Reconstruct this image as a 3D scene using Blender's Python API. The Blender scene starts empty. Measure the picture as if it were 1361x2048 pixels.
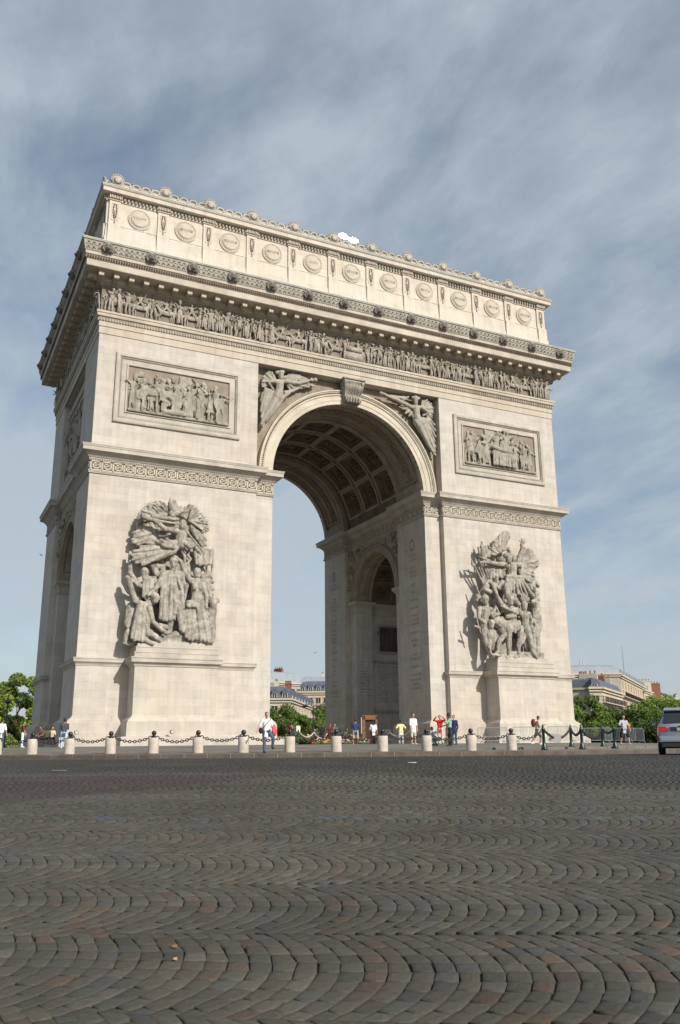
import bpy, bmesh, math, random
import numpy as np
from mathutils import Vector, Matrix
R = math.radians
rnd = random.Random(7)
nr = np.random.RandomState(5)
# ---------------------------------------------------------------- camera, sky, sun, exposure
SC = bpy.context.scene
CAM = np.array([-32.373, -63.741, -0.25]); FPX = 1733.87
YAW, PITCH, ROLL = 0.4526, 0.2670, -0.0086
def cam_axes():
    cy, sy, cp, sp, cr, sr = math.cos(YAW), math.sin(YAW), math.cos(PITCH), math.sin(PITCH), math.cos(ROLL), math.sin(ROLL)
    F = np.array([sy*cp, cy*cp, sp]); Rr = np.array([cy, -sy, 0]); U = np.cross(Rr, F)
    return F, cr*Rr+sr*U, -sr*Rr+cr*U
CF, CR, CU = cam_axes()
cd = bpy.data.cameras.new('camera'); cam = bpy.data.objects.new('camera', cd)
SC.collection.objects.link(cam); SC.camera = cam
m4 = Matrix.Identity(4)
for i in range(3):
    m4[i][0], m4[i][1], m4[i][2], m4[i][3] = CR[i], CU[i], -CF[i], CAM[i]
cam.matrix_world = m4
cd.sensor_fit = 'VERTICAL'; cd.sensor_height = 36; cd.lens = FPX/2048*36
cd.clip_start = .1; cd.clip_end = 8000
SUN = np.array([.31, -1, .62]); SUN = SUN/np.linalg.norm(SUN)
EL = math.asin(SUN[2]); AZ = math.atan2(SUN[0], SUN[1])
w = bpy.data.worlds.new('World'); SC.world = w; w.use_nodes = True
def N(nt, t, **k):
    n = nt.nodes.new(t)
    for a, b in k.items():
        if a[0] == '_': n.inputs[int(a[1:])].default_value = b
        else: setattr(n, a, b)
    return n
def sky():
    nt = w.node_tree; nt.nodes.clear(); L = nt.links.new
    out = N(nt, 'ShaderNodeOutputWorld'); bg = N(nt, 'ShaderNodeBackground'); bg.inputs[1].default_value = .095
    s = N(nt, 'ShaderNodeTexSky', sky_type='NISHITA', sun_disc=False, sun_elevation=EL, sun_rotation=AZ, air_density=1.0, dust_density=1.4, ozone_density=1.0)
    tc = N(nt, 'ShaderNodeTexCoord'); sep = N(nt, 'ShaderNodeSeparateXYZ'); L(tc.outputs['Generated'], sep.inputs[0])
    # project the view direction on a high flat layer so that the cirrus streaks recede to the horizon
    mx = N(nt, 'ShaderNodeMath', operation='MAXIMUM', _1=.05); L(sep.outputs[2], mx.inputs[0])
    ad = N(nt, 'ShaderNodeMath', operation='ADD', _1=.3); L(mx.outputs[0], ad.inputs[0])
    dv = N(nt, 'ShaderNodeVectorMath', operation='DIVIDE'); L(tc.outputs['Generated'], dv.inputs[0])
    cb = N(nt, 'ShaderNodeCombineXYZ'); [L(ad.outputs[0], cb.inputs[i]) for i in range(3)]; L(cb.outputs[0], dv.inputs[1])
    def layer(scale, rot, sc, det, dist, lo, hi, off, pw=.6):
        mp = N(nt, 'ShaderNodeMapping'); mp.inputs['Rotation'].default_value = (0, 0, rot); mp.inputs['Scale'].default_value = sc; mp.inputs['Location'].default_value = off
        L(dv.outputs[0], mp.inputs[0])
        nz = N(nt, 'ShaderNodeTexNoise'); nz.inputs['Scale'].default_value = scale; nz.inputs['Detail'].default_value = det
        nz.inputs['Roughness'].default_value = pw; nz.inputs['Distortion'].default_value = dist
        L(mp.outputs[0], nz.inputs[0])
        mr = N(nt, 'ShaderNodeMapRange', interpolation_type='SMOOTHSTEP', _1=lo, _2=hi); L(nz.outputs[0], mr.inputs[0]); return mr.outputs[0]
    a = layer(1.1, R(35), (1.0, .85, 1), 6, .7, .36, .70, (3.1, 1.7, 0), .55)
    b = layer(3.4, R(60), (1.5, .8, 1), 6, .4, .36, .80, (1.3, 5.2, 0), .58)
    c = layer(9.0, R(15), (1.6, .8, 1), 5, .3, .30, .80, (7.3, 2.2, 0), .6)
    m1 = N(nt, 'ShaderNodeMath', operation='MULTIPLY_ADD', _1=.55); L(b, m1.inputs[0])
    m0 = N(nt, 'ShaderNodeMath', operation='MULTIPLY', _1=.75); L(a, m0.inputs[0]); L(m0.outputs[0], m1.inputs[2])
    m2 = N(nt, 'ShaderNodeMath', operation='MULTIPLY_ADD', _1=.22); L(c, m2.inputs[0]); L(m1.outputs[0], m2.inputs[2])
    # a thin even veil thickens towards the horizon
    hz = N(nt, 'ShaderNodeMapRange', _1=0, _2=.45, _3=.55, _4=.0); L(sep.outputs[2], hz.inputs[0])
    sm = N(nt, 'ShaderNodeMath', operation='ADD', use_clamp=True); L(m2.outputs[0], sm.inputs[0]); L(hz.outputs[0], sm.inputs[1])
    fac = N(nt, 'ShaderNodeMath', operation='MULTIPLY_ADD', use_clamp=True, _1=.86, _2=.0); L(sm.outputs[0], fac.inputs[0])
    mix = N(nt, 'ShaderNodeMix', data_type='RGBA'); L(fac.outputs[0], mix.inputs[0]); L(s.outputs[0], mix.inputs[6]); mix.inputs[7].default_value = CLOUD
    L(mix.outputs[2], bg.inputs[0]); L(bg.outputs[0], out.inputs[0])
CLOUD = (4.3, 4.9, 5.4, 1)
sky()
sl = bpy.data.lights.new('sun', 'SUN'); sl.energy = 3.6; sl.angle = R(.55); sl.color = (1, .95, .88)
so = bpy.data.objects.new('sun', sl); SC.collection.objects.link(so)
so.rotation_euler = Vector(SUN).to_track_quat('Z', 'Y').to_euler(); so.location = (30, -90, 90)
SC.view_settings.view_transform = 'Standard'; SC.view_settings.look = 'None'; SC.view_settings.gamma = 1
SC.view_settings.exposure = 0.29
# ---------------------------------------------------------------- placing helpers (image column + metres ahead -> plan point)
def ray(u, v=None):
    if v is None: v = 1498-(u-680.5)*.0086*1.0
    return CF+CR*(u-680.5)/FPX-CU*(v-1024)/FPX
FH = np.array([math.sin(YAW), math.cos(YAW)])
def at(u, d, v=None):
    q = ray(u, v); t = d/(q[:2]@FH); return CAM[0]+q[0]*t, CAM[1]+q[1]*t
def zat(u, v, d):
    q = ray(u, v); t = d/(q[:2]@FH); return CAM[2]+q[2]*t
AC = (0., 11.2)
def road_z(r):
    r = np.asarray(r, float); d = np.clip(81.7-r, -6, 60)
    return np.where(r > 43.05, -.25-(1.5-.0720*d+.001065*d*d), -.56)
def plaza_z(r): return np.interp(r, [0, 29, 43.2], [.06, .03, -.39])
def gz(x, y):
    r = math.hypot(x-AC[0], y-AC[1]); return float(plaza_z(r)) if r < 43.1 else float(road_z(r))
# ---------------------------------------------------------------- materials
MATS = {}
def mat(name, col, rough=.8, var=0, vscale=1.0, bump=0, bscale=10, metal=0, spec=None, fn=None, alpha=None, emit=None):
    if name in MATS: return MATS[name]
    m = bpy.data.materials.new(name); m.use_nodes = True; nt = m.node_tree; b = nt.nodes['Principled BSDF']
    b.inputs['Base Color'].default_value = (*col, 1); b.inputs['Roughness'].default_value = rough; b.inputs['Metallic'].default_value = metal
    if spec is not None: b.inputs['Specular IOR Level'].default_value = spec
    L = nt.links.new
    tc = N(nt, 'ShaderNodeTexCoord')
    if var:
        nz = N(nt, 'ShaderNodeTexNoise'); nz.inputs['Scale'].default_value = vscale; nz.inputs['Detail'].default_value = 6; L(tc.outputs['Object'], nz.inputs[0])
        mr = N(nt, 'ShaderNodeMapRange', _1=.3, _2=.7, _3=1-var, _4=1+var); L(nz.outputs[0], mr.inputs[0])
        mx = N(nt, 'ShaderNodeVectorMath', operation='SCALE'); mx.inputs[0].default_value = col; L(mr.outputs[0], mx.inputs['Scale']); L(mx.outputs[0], b.inputs['Base Color'])
    if bump:
        nz = N(nt, 'ShaderNodeTexNoise'); nz.inputs['Scale'].default_value = bscale; nz.inputs['Detail'].default_value = 5; L(tc.outputs['Object'], nz.inputs[0])
        bp = N(nt, 'ShaderNodeBump'); bp.inputs['Strength'].default_value = bump; bp.inputs['Distance'].default_value = .03; L(nz.outputs[0], bp.inputs['Height']); L(bp.outputs[0], b.inputs['Normal'])
    if fn: fn(nt, b, tc, L)
    MATS[name] = m; return m
def ramp(nt, pts):
    r = N(nt, 'ShaderNodeValToRGB'); e = r.color_ramp.elements
    while len(e) < len(pts): e.new(.5)
    for i, (p, c) in enumerate(pts): e[i].position = p; e[i].color = (*c, 1) if len(c) == 3 else c
    return r
def ashlar(base, warm, grey, bw=1.6, bh=.56, joint=.55, stain=1.0):
    """coursed limestone: per-block tint, thin joints, drifting warm and grey weathering"""
    def fn(nt, b, tc, L):
        g = N(nt, 'ShaderNodeNewGeometry'); sn = N(nt, 'ShaderNodeSeparateXYZ'); L(g.outputs['True Normal'], sn.inputs[0])
        ab = N(nt, 'ShaderNodeMath', operation='ABSOLUTE'); L(sn.outputs[0], ab.inputs[0])
        gt = N(nt, 'ShaderNodeMath', operation='GREATER_THAN', _1=.6); L(ab.outputs[0], gt.inputs[0])
        sp = N(nt, 'ShaderNodeSeparateXYZ'); L(tc.outputs['Object'], sp.inputs[0])
        mu = N(nt, 'ShaderNodeMix'); L(gt.outputs[0], mu.inputs[0]); L(sp.outputs[0], mu.inputs[2]); L(sp.outputs[1], mu.inputs[3])
        cb = N(nt, 'ShaderNodeCombineXYZ'); L(mu.outputs[0], cb.inputs[0]); L(sp.outputs[2], cb.inputs[1])
        br = N(nt, 'ShaderNodeTexBrick', offset=.5, squash=1.0); L(cb.outputs[0], br.inputs[0])
        br.inputs['Color1'].default_value = (0, 0, 0, 1); br.inputs['Color2'].default_value = (1, 1, 1, 1); br.inputs['Mortar'].default_value = (.5, .5, .5, 1)
        br.inputs['Scale'].default_value = 1; br.inputs['Mortar Size'].default_value = .012; br.inputs['Mortar Smooth'].default_value = .6
        br.inputs['Brick Width'].default_value = bw; br.inputs['Row Height'].default_value = bh; br.inputs['Bias'].default_value = 0
        n1 = N(nt, 'ShaderNodeTexNoise'); n1.inputs['Scale'].default_value = .16; n1.inputs['Detail'].default_value = 5; n1.inputs['Roughness'].default_value = .6; L(tc.outputs['Object'], n1.inputs[0])
        n2 = N(nt, 'ShaderNodeTexNoise'); n2.inputs['Scale'].default_value = .8; n2.inputs['Detail'].default_value = 8; n2.inputs['Roughness'].default_value = .65; L(tc.outputs['Object'], n2.inputs[0])
        mp = N(nt, 'ShaderNodeMapping'); mp.inputs['Scale'].default_value = (3, 3, .25); L(tc.outputs['Object'], mp.inputs[0])
        n3 = N(nt, 'ShaderNodeTexNoise'); n3.inputs['Scale'].default_value = .9; n3.inputs['Detail'].default_value = 6; L(mp.outputs[0], n3.inputs[0])
        c1 = N(nt, 'ShaderNodeMix', data_type='RGBA'); f1 = N(nt, 'ShaderNodeMapRange', _1=.42, _2=.72, _4=stain); L(n1.outputs[0], f1.inputs[0]); L(f1.outputs[0], c1.inputs[0]); c1.inputs[6].default_value = (*base, 1); c1.inputs[7].default_value = (*warm, 1)
        c2 = N(nt, 'ShaderNodeMix', data_type='RGBA'); f2 = N(nt, 'ShaderNodeMapRange', _1=.44, _2=.76, _4=.8*stain); L(n2.outputs[0], f2.inputs[0]); L(f2.outputs[0], c2.inputs[0]); L(c1.outputs[2], c2.inputs[6]); c2.inputs[7].default_value = (*grey, 1)
        # block to block tint
        bl = N(nt, 'ShaderNodeMapRange', _1=0, _2=1, _3=.93, _4=1.04); L(br.outputs[0], bl.inputs[0])
        st = N(nt, 'ShaderNodeMapRange', _1=.35, _2=.75, _3=1.04, _4=.89); L(n3.outputs[0], st.inputs[0])
        ml = N(nt, 'ShaderNodeMath', operation='MULTIPLY'); L(bl.outputs[0], ml.inputs[0]); L(st.outputs[0], ml.inputs[1])
        jm = N(nt, 'ShaderNodeMapRange', _1=0, _2=1, _3=1, _4=1-joint); L(br.outputs['Fac'], jm.inputs[0])
        # joints are open only here and there
        jn = N(nt, 'ShaderNodeMapRange', _1=.4, _2=.62, _3=.15, _4=1.0); L(n2.outputs[0], jn.inputs[0])
        jx = N(nt, 'ShaderNodeMix'); L(jn.outputs[0], jx.inputs[0]); jx.inputs[2].default_value = 1; L(jm.outputs[0], jx.inputs[3])
        m2 = N(nt, 'ShaderNodeMath', operation='MULTIPLY'); L(ml.outputs[0], m2.inputs[0]); L(jx.outputs[0], m2.inputs[1])
        fin = N(nt, 'ShaderNodeVectorMath', operation='SCALE'); L(c2.outputs[2], fin.inputs[0]); L(m2.outputs[0], fin.inputs['Scale']); L(fin.outputs[0], b.inputs['Base Color'])
        hb = N(nt, 'ShaderNodeMath', operation='MULTIPLY_ADD', _1=-.6); L(br.outputs['Fac'], hb.inputs[0]); L(n2.outputs[0], hb.inputs[2])
        bp = N(nt, 'ShaderNodeBump'); bp.inputs['Strength'].default_value = .35; bp.inputs['Distance'].default_value = .02; L(hb.outputs[0], bp.inputs['Height']); L(bp.outputs[0], b.inputs['Normal'])
    return fn
def weathered(c0, c1, scale=1.2, bump=.5):
    def fn(nt, b, tc, L):
        n1 = N(nt, 'ShaderNodeTexNoise'); n1.inputs['Scale'].default_value = scale; n1.inputs['Detail'].default_value = 9; n1.inputs['Roughness'].default_value = .68; L(tc.outputs['Object'], n1.inputs[0])
        r = ramp(nt, [(.34, c0), (.66, c1)]); L(n1.outputs[0], r.inputs[0]); L(r.outputs[0], b.inputs['Base Color'])
        n2 = N(nt, 'ShaderNodeTexNoise'); n2.inputs['Scale'].default_value = 14; n2.inputs['Detail'].default_value = 5; L(tc.outputs['Object'], n2.inputs[0])
        bp = N(nt, 'ShaderNodeBump'); bp.inputs['Strength'].default_value = bump; bp.inputs['Distance'].default_value = .03; L(n2.outputs[0], bp.inputs['Height']); L(bp.outputs[0], b.inputs['Normal'])
    return fn
STONE = mat('limestone_ashlar', (.6, .54, .45), .88, spec=.2, fn=ashlar((.55, .505, .44), (.53, .465, .37), (.415, .385, .34), stain=1.0, joint=.3))
ATT = mat('attic_limestone', (.6, .54, .45), .88, spec=.2, fn=ashlar((.62, .56, .475), (.60, .50, .39), (.50, .445, .375), 1.9, .95, .4, .9))
BAND = mat('moulding_limestone', (.5, .45, .36), .9, spec=.2, fn=weathered((.37, .335, .28), (.535, .49, .415), .7, .3))
ORN = mat('carved_limestone', (.4, .37, .3), .9, spec=.2, fn=weathered((.22, .20, .16), (.43, .39, .315), 1.6))
SCU = mat('sculpture_limestone', (.4, .37, .3), .9, spec=.2, fn=weathered((.17, .155, .13), (.50, .455, .38), 2.2))
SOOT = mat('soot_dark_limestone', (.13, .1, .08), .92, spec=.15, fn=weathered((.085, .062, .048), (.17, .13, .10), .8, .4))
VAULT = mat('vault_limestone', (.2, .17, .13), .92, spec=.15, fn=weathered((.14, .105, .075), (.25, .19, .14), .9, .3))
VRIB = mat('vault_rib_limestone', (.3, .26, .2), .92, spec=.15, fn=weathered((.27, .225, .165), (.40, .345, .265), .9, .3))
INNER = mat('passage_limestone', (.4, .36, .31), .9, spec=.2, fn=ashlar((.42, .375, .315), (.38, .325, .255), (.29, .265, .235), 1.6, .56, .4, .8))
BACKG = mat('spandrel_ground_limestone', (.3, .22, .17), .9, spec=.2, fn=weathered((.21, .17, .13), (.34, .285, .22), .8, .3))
LEAD = mat('weathered_lead', (.4, .44, .4), .55, var=.2, vscale=.6, bump=.2, bscale=3)
IRON = mat('black_iron', (.018, .014, .014), .3, spec=.6)
CHAINM = mat('rusty_chain_iron', (.035, .026, .022), .5, var=.4, vscale=9)
# ---------------------------------------------------------------- mesh builder
class MB:
    def __init__(s, T=None): s.V = []; s.F = []; s.n = 0; s.T = T
    def add(s, V, F, T=None):
        V = np.asarray(V, float).reshape(-1, 3)
        if T is not None: V = T(V)
        if s.T is not None: V = s.T(V)
        s.V.append(V); n = s.n
        s.F.extend([tuple(i+n for i in f) for f in F]); s.n += len(V)
    def box(s, x0, x1, y0, y1, z0, z1, T=None):
        s.add([(x, y, z) for x in (x0, x1) for y in (y0, y1) for z in (z0, z1)],
              [(0, 1, 3, 2), (4, 6, 7, 5), (0, 4, 5, 1), (2, 3, 7, 6), (0, 2, 6, 4), (1, 5, 7, 3)], T)
    def frus(s, c, h0, h1, z0, z1, T=None):
        V = [(c[0]+sx*h[0], c[1]+sy*h[1], z) for h, z in ((h0, z0), (h1, z1)) for sx, sy in ((-1, -1), (1, -1), (1, 1), (-1, 1))]
        s.add(V, [(3, 2, 1, 0), (4, 5, 6, 7)]+[(i, (i+1) % 4, 4+(i+1) % 4, 4+i) for i in range(4)], T)
    def rings(s, RG, closed=True, caps=True, T=None):
        n = len(RG[0]); V = np.concatenate(RG); F = []
        for k in range(len(RG)-1):
            for i in range(n if closed else n-1):
                j = (i+1) % n; F.append((k*n+i, k*n+j, (k+1)*n+j, (k+1)*n+i))
        if caps: F.append(tuple(range(n))[::-1]); F.append(tuple((len(RG)-1)*n+i for i in range(n)))
        s.add(V, F, T)
    def tube(s, P, r, n=8, sph=False, flat=None, T=None):
        P = [np.array(p, float) for p in P]; rs = list(r) if hasattr(r, '__len__') else [r]*len(P)
        if len(rs) == 2 and len(P) > 2: rs = list(np.linspace(rs[0], rs[1], len(P)))
        RG = []; a = None
        for i, p in enumerate(P):
            d = P[min(i+1, len(P)-1)]-P[max(i-1, 0)]; L = np.linalg.norm(d); d = d/L if L > 1e-9 else np.array([0, 0, 1.])
            if a is None:
                a = np.cross(d, [0, 0, 1.] if abs(d[2]) < .9 else [0, 1., 0])
            a = a-d*(a@d); a /= np.linalg.norm(a); b = np.cross(d, a)
            def ring(c, rr): return np.array([c+rr*(math.cos(t)*a+math.sin(t)*b) for t in np.arange(n)*2*math.pi/n])
            if sph and i == 0: RG += [ring(p-d*rs[0]*.94, rs[0]*.34), ring(p-d*rs[0]*.6, rs[0]*.8)]
            RG.append(ring(p, rs[i]))
            if sph and i == len(P)-1: RG += [ring(p+d*rs[i]*.6, rs[i]*.8), ring(p+d*rs[i]*.94, rs[i]*.34)]
        s.rings(RG, T=T)
    def ell(s, c, r, n=10, m=6, T=None):
        if not hasattr(r, '__len__'): r = (r, r, r)
        RG = []
        for k in range(m+1):
            p = -math.pi/2+math.pi*(k+.001 if k == 0 else (k-.001 if k == m else k))/m
            RG.append(np.array([(c[0]+r[0]*math.cos(p)*math.cos(t), c[1]+r[1]*math.cos(p)*math.sin(t), c[2]+r[2]*math.sin(p)) for t in np.arange(n)*2*math.pi/n]))
        s.rings(RG, T=T)
    def lathe(s, prof, c=(0, 0, 0), n=16, T=None):
        s.rings([np.array([(c[0]+r*math.cos(t), c[1]+r*math.sin(t), c[2]+z) for t in np.arange(n)*2*math.pi/n]) for r, z in prof], T=T)
    def quad(s, *p, T=None): s.add(p, [tuple(range(len(p)))], T)
    def sweep(s, path, prof, closed=True, T=None):
        """mitred sweep of profile (out, z) along a plan path, 'out' to the right hand of travel"""
        P = [np.array(p, float) for p in path]; n = len(P); RG = []
        for i in range(n):
            a = P[i]-P[i-1] if (closed or i > 0) else P[1]-P[0]; b = P[(i+1) % n]-P[i] if (closed or i < n-1) else a
            a = a/np.linalg.norm(a); b = b/np.linalg.norm(b); na = np.array([a[1], -a[0]]); nb = np.array([b[1], -b[0]])
            mt = (na+nb)/(1+na@nb)
            RG.append(np.array([(*(P[i]+mt*o), z) for o, z in prof]))
        if closed: RG.append(RG[0])
        s.rings(RG, closed=False, caps=False, T=T)
        if not closed:
            k = len(prof); s.add(np.concatenate([RG[0], RG[-1]]), [tuple(range(k)), tuple(range(k, 2*k))[::-1]], T)
    def mesh(s, name, smooth=False):
        me = bpy.data.meshes.new(name); V = np.concatenate(s.V) if s.V else np.zeros((0, 3))
        me.from_pydata(V.tolist(), [], s.F); me.update()
        if smooth: me.shade_smooth()
        return me
    def obj(s, name, m, parent=None, smooth=False, voxel=0, fix=True, sm=0):
        me = s.mesh(name, smooth)
        if fix:
            bm = bmesh.new(); bm.from_mesh(me); bmesh.ops.recalc_face_normals(bm, faces=bm.faces); bm.to_mesh(me); bm.free()
        if voxel: me = remesh(me, voxel, sm)
        return link(name, me, m, parent)
def remesh(me, vox, sm=0):
    t = bpy.data.objects.new('tmp', me); SC.collection.objects.link(t)
    md = t.modifiers.new('r', 'REMESH'); md.mode = 'VOXEL'; md.voxel_size = vox; md.use_smooth_shade = True
    if sm: q = t.modifiers.new('s', 'SMOOTH'); q.iterations = sm; q.factor = .5
    dg = bpy.context.evaluated_depsgraph_get(); dg.update()
    out = bpy.data.meshes.new_from_object(t.evaluated_get(dg)); bpy.data.objects.remove(t); out.name = me.name
    return out
def link(name, me, m=None, parent=None):
    if me is not None and m is not None and not me.materials: me.materials.append(m)
    o = bpy.data.objects.new(name, me); SC.collection.objects.link(o)
    if parent is not None: o.parent = parent
    return o
def tag(o, label=None, cat=None, group=None, kind=None):
    if label: o['label'] = label
    if cat: o['category'] = cat
    if group: o['group'] = group
    if kind: o['kind'] = kind
    return o
def thing(name, label, cat, loc=(0, 0, 0), rz=0, group=None):
    o = bpy.data.objects.new(name, None); SC.collection.objects.link(o); o.empty_display_size = .3
    o.location = loc; o.rotation_euler = (0, 0, rz); return tag(o, label, cat, group)
def dup(root, loc=None, rz=None, label=None, parent=None):
    c = root.copy(); SC.collection.objects.link(c)
    if parent is not None: c.parent = parent
    if loc is not None: c.location = loc
    if rz is not None: c.rotation_euler = (0, 0, rz)
    if label: c['label'] = label
    for ch in [o for o in root.children]:
        dup(ch, parent=c)
    return c
# ---------------------------------------------------------------- figures
def nv(v): v = np.array(v, float); return v/max(np.linalg.norm(v), 1e-9)
def fig(H=1.0, lean=(0, 0), arms=((-.25, .1, -1), (-.1, .3, -1), (.25, .1, -1), (.1, .3, -1)), legs=((-.05, 0, -1), (-.02, 0, -1), (.05, 0, -1), (.02, 0, -1)), head=(0, 0), sit=0, seed=0):
    """joints of a standing/stepping/seated figure: x right, y forward, z up; arms = left upper, left fore, right upper, right fore"""
    J = {}
    th, sh = .245*H, .245*H
    J['hl'] = np.array([-.052*H, 0, 0]); J['hr'] = np.array([.052*H, 0, 0])
    J['kl'] = J['hl']+nv(legs[0])*th; J['al'] = J['kl']+nv(legs[1])*sh*.92
    J['kr'] = J['hr']+nv(legs[2])*th; J['ar'] = J['kr']+nv(legs[3])*sh*.92
    up = nv((lean[0], lean[1], 1))
    J['w'] = up*.10*H; J['c'] = up*.235*H; J['n'] = up*.30*H; J['hd'] = J['n']+nv((lean[0]+head[0], lean[1]+head[1]*.6+.12, 1))*.095*H
    for s, k, i in ((-1, 'l', 0), (1, 'r', 2)):
        J['s'+k] = J['c']+np.array([s*.105*H, 0, .035*H]); J['e'+k] = J['s'+k]+nv(arms[i])*.165*H
        J['p'+k] = J['e'+k]+nv(arms[i+1])*.14*H
        J['d'+k] = nv(arms[i+1])
    z0 = min(J['al'][2], J['ar'][2])-.045*H
    if sit: z0 = J['hl'][2]-.075*H
    for k in J:
        if k[0] != 'd' or k in ('d',): J[k] = J[k]-np.array([0, 0, z0])
    J['H'] = H; return J
def flesh(m, J, hands=True, fine=True, face=True):
    H = J['H']; n = 10 if fine else 7
    t = lambda *a, **k: m.tube(*a, n=n, sph=True, **k)
    for s in 'lr':
        t([J['h'+s], (J['h'+s]+J['k'+s])/2, J['k'+s], J['k'+s]*.6+J['a'+s]*.4, J['a'+s]], [.052*H, .049*H, .034*H, .035*H, .02*H])
        a = J['a'+s]; g = a+np.array([0, 0, -.024*H]); t([g+np.array([0, -.018*H, 0]), g+np.array([0, .05*H, 0]), g+np.array([0, .088*H, -.006*H])], [.02*H, .022*H, .013*H])
        t([J['s'+s], J['e'+s], J['p'+s]], [.031*H, .024*H, .015*H])
        if hands:
            d = J['d'+s]; p = J['p'+s]; side = nv(np.cross(d, [0, 1., .3])); m.tube([p, p+d*.026*H, p+d*.05*H], [.013*H, .021*H, .018*H], n=8, sph=True)
            nrm = nv(np.cross(side, d))
            for q in range(4):
                b0 = p+d*.05*H+side*(q-1.5)*.0105*H; L = (.036, .042, .04, .031)[q]*H
                m.tube([b0, b0+d*L*.55+nrm*.004*H, b0+d*L*.9+nrm*.013*H], [.0058*H, .0055*H, .0048*H], n=6, sph=True)
            b0 = p+d*.018*H-side*.017*H*(1 if s == 'l' else -1); m.tube([b0, b0-side*.012*H*(1 if s == 'l' else -1)+d*.014*H, b0-side*.014*H*(1 if s == 'l' else -1)+d*.033*H], [.0075*H, .0065*H, .005*H], n=6, sph=True)
        else: t([J['p'+s], J['p'+s]+J['d'+s]*.055*H], [.016*H, .014*H])
    for sx in (-.03, .03):
        o = np.array([sx*H, 0, 0]); t([J['hl']*.5+J['hr']*.5+o, J['w']+o*.8, J['c']+o*1.5], [.062*H, .052*H, .058*H])
    t([J['sl'], J['sr']], .036*H)
    t([J['n']-np.array([0, 0, .03*H]), J['hd']], .027*H)
    h = J['hd']+np.array([0, .008*H, .02*H]); m.ell(h, (.044*H, .052*H, .062*H), 12, 8)
    if face:
        f = h+np.array([0, .047*H, 0]); m.ell(f+np.array([0, .004*H, -.008*H]), (.008*H, .014*H, .014*H), 6, 4); m.ell(f+np.array([0, -.008*H, -.038*H]), (.022*H, .016*H, .014*H), 8, 4)
        for s in (-1, 1): m.ell(f+np.array([s*.018*H, -.002*H, .012*H]), (.012*H, .008*H, .007*H), 6, 4); m.ell(h+np.array([s*.045*H, 0, -.004*H]), (.007*H, .011*H, .015*H), 6, 4)
def hat(m, J, kind=0):
    H = J['H']; h = J['hd']+np.array([0, .0, .05*H])
    if kind == 0: m.ell(h, (.05*H, .056*H, .04*H), 8, 4)
    elif kind == 1: m.ell(h, (.09*H, .05*H, .03*H), 8, 4); m.ell(h+np.array([0, 0, .03*H]), (.05*H, .04*H, .035*H), 8, 4)
    elif kind == 2: m.tube([h, h+np.array([0, 0, .08*H])], [.05*H, .058*H], n=8)
def robe(m, J, n=9, hem=.16, top='w', z1=.1, r=.032):
    H = J['H']; c = J[top]; zb = min(J['al'][2], J['ar'][2])+z1*H; mid = (J['al']+J['ar'])/2
    for i in range(n):
        a = 2*math.pi*i/n; o = np.array([math.cos(a), .7*math.sin(a), 0])
        m.tube([c+o*.045*H, (c+mid)/2+o*.09*H, np.array([mid[0], mid[1], zb])+o*hem*H*rnd.uniform(.7, 1.05)], [.04*H, r*H, r*H*.9], n=6, sph=True)
def horse(m, H=1.0):
    """horse facing +x, back at height H"""
    t = lambda P, r: m.tube(P, r, n=8, sph=True)
    t([(-.45*H, 0, .82*H), (0, 0, .78*H), (.42*H, 0, .82*H)], [.21*H, .2*H, .2*H])
    t([(.45*H, 0, .86*H), (.66*H, 0, 1.12*H), (.78*H, 0, 1.3*H)], [.17*H, .11*H, .08*H]); t([(.76*H, 0, 1.32*H), (1.0*H, 0, 1.16*H)], [.085*H, .05*H])
    t([(.76*H, .02, 1.36*H), (.74*H, .02, 1.45*H)], [.03*H, .01*H])
    for x, k, s in ((.42, .18, .1), (.5, .3, -.1), (-.5, -.06, .1), (-.42, .1, -.1)):
        t([(x*H, s*H, .72*H), ((x+k)*H, s*H, .42*H), ((x+k*.6)*H, s*H, .06*H)], [.1*H, .05*H, .035*H]); t([((x+k*.6)*H, s*H, .05*H), ((x+k*.6+.06)*H, s*H, .03*H)], [.045*H, .04*H])
    t([(-.62*H, 0, .9*H), (-.78*H, 0, .7*H), (-.8*H, 0, .35*H)], [.07*H, .08*H, .03*H])
def place(V0, yaw, s, pos, sq=1.0, flip=1):
    """rotate about z, squash depth (y), move; V in local figure space, result (u, out, z)"""
    def T(V):
        c, q = math.cos(yaw), math.sin(yaw); x = (V[:, 0]*c-V[:, 1]*q)*flip; y = V[:, 0]*q+V[:, 1]*c
        return np.stack([pos[0]+x*s, pos[1]-y*sq*s*-1, pos[2]+V[:, 2]*s], 1)
    return T
# ---------------------------------------------------------------- the arch
W, D, CY = 22.2, 22.4, 11.2
SIDES = {'front': (44.4, lambda V: np.stack([V[:, 0], -V[:, 1], V[:, 2]], 1)), 'back': (44.4, lambda V: np.stack([-V[:, 0], D+V[:, 1], V[:, 2]], 1)),
         'right': (22.4, lambda V: np.stack([W+V[:, 1], CY+V[:, 0], V[:, 2]], 1)), 'left': (22.4, lambda V: np.stack([-W-V[:, 1], CY-V[:, 0], V[:, 2]], 1))}
arch = thing('triumphal_arch', 'huge pale limestone triumphal arch with carved frieze and coffered vault', 'arch')
RECT = [(-W, 0), (W, 0), (W, D), (-W, D)]
half = [(7.31, .54), (8.95, .54), (8.95, 0), (22.2, 0), (22.2, 5.5), (21.65, 5.5), (21.65, 16.9), (22.2, 16.9), (22.2, 22.4), (8.95, 22.4), (8.95, 21.86), (7.31, 21.86), (7.31, 16.9), (7.85, 16.9), (7.85, 5.5), (7.31, 5.5)]
def mirror(P, sx, sy=1):
    Q = [(sx*x, y if sy > 0 else 2*CY-y) for x, y in P]
    return Q[::-1] if sx*sy < 0 else Q
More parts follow.
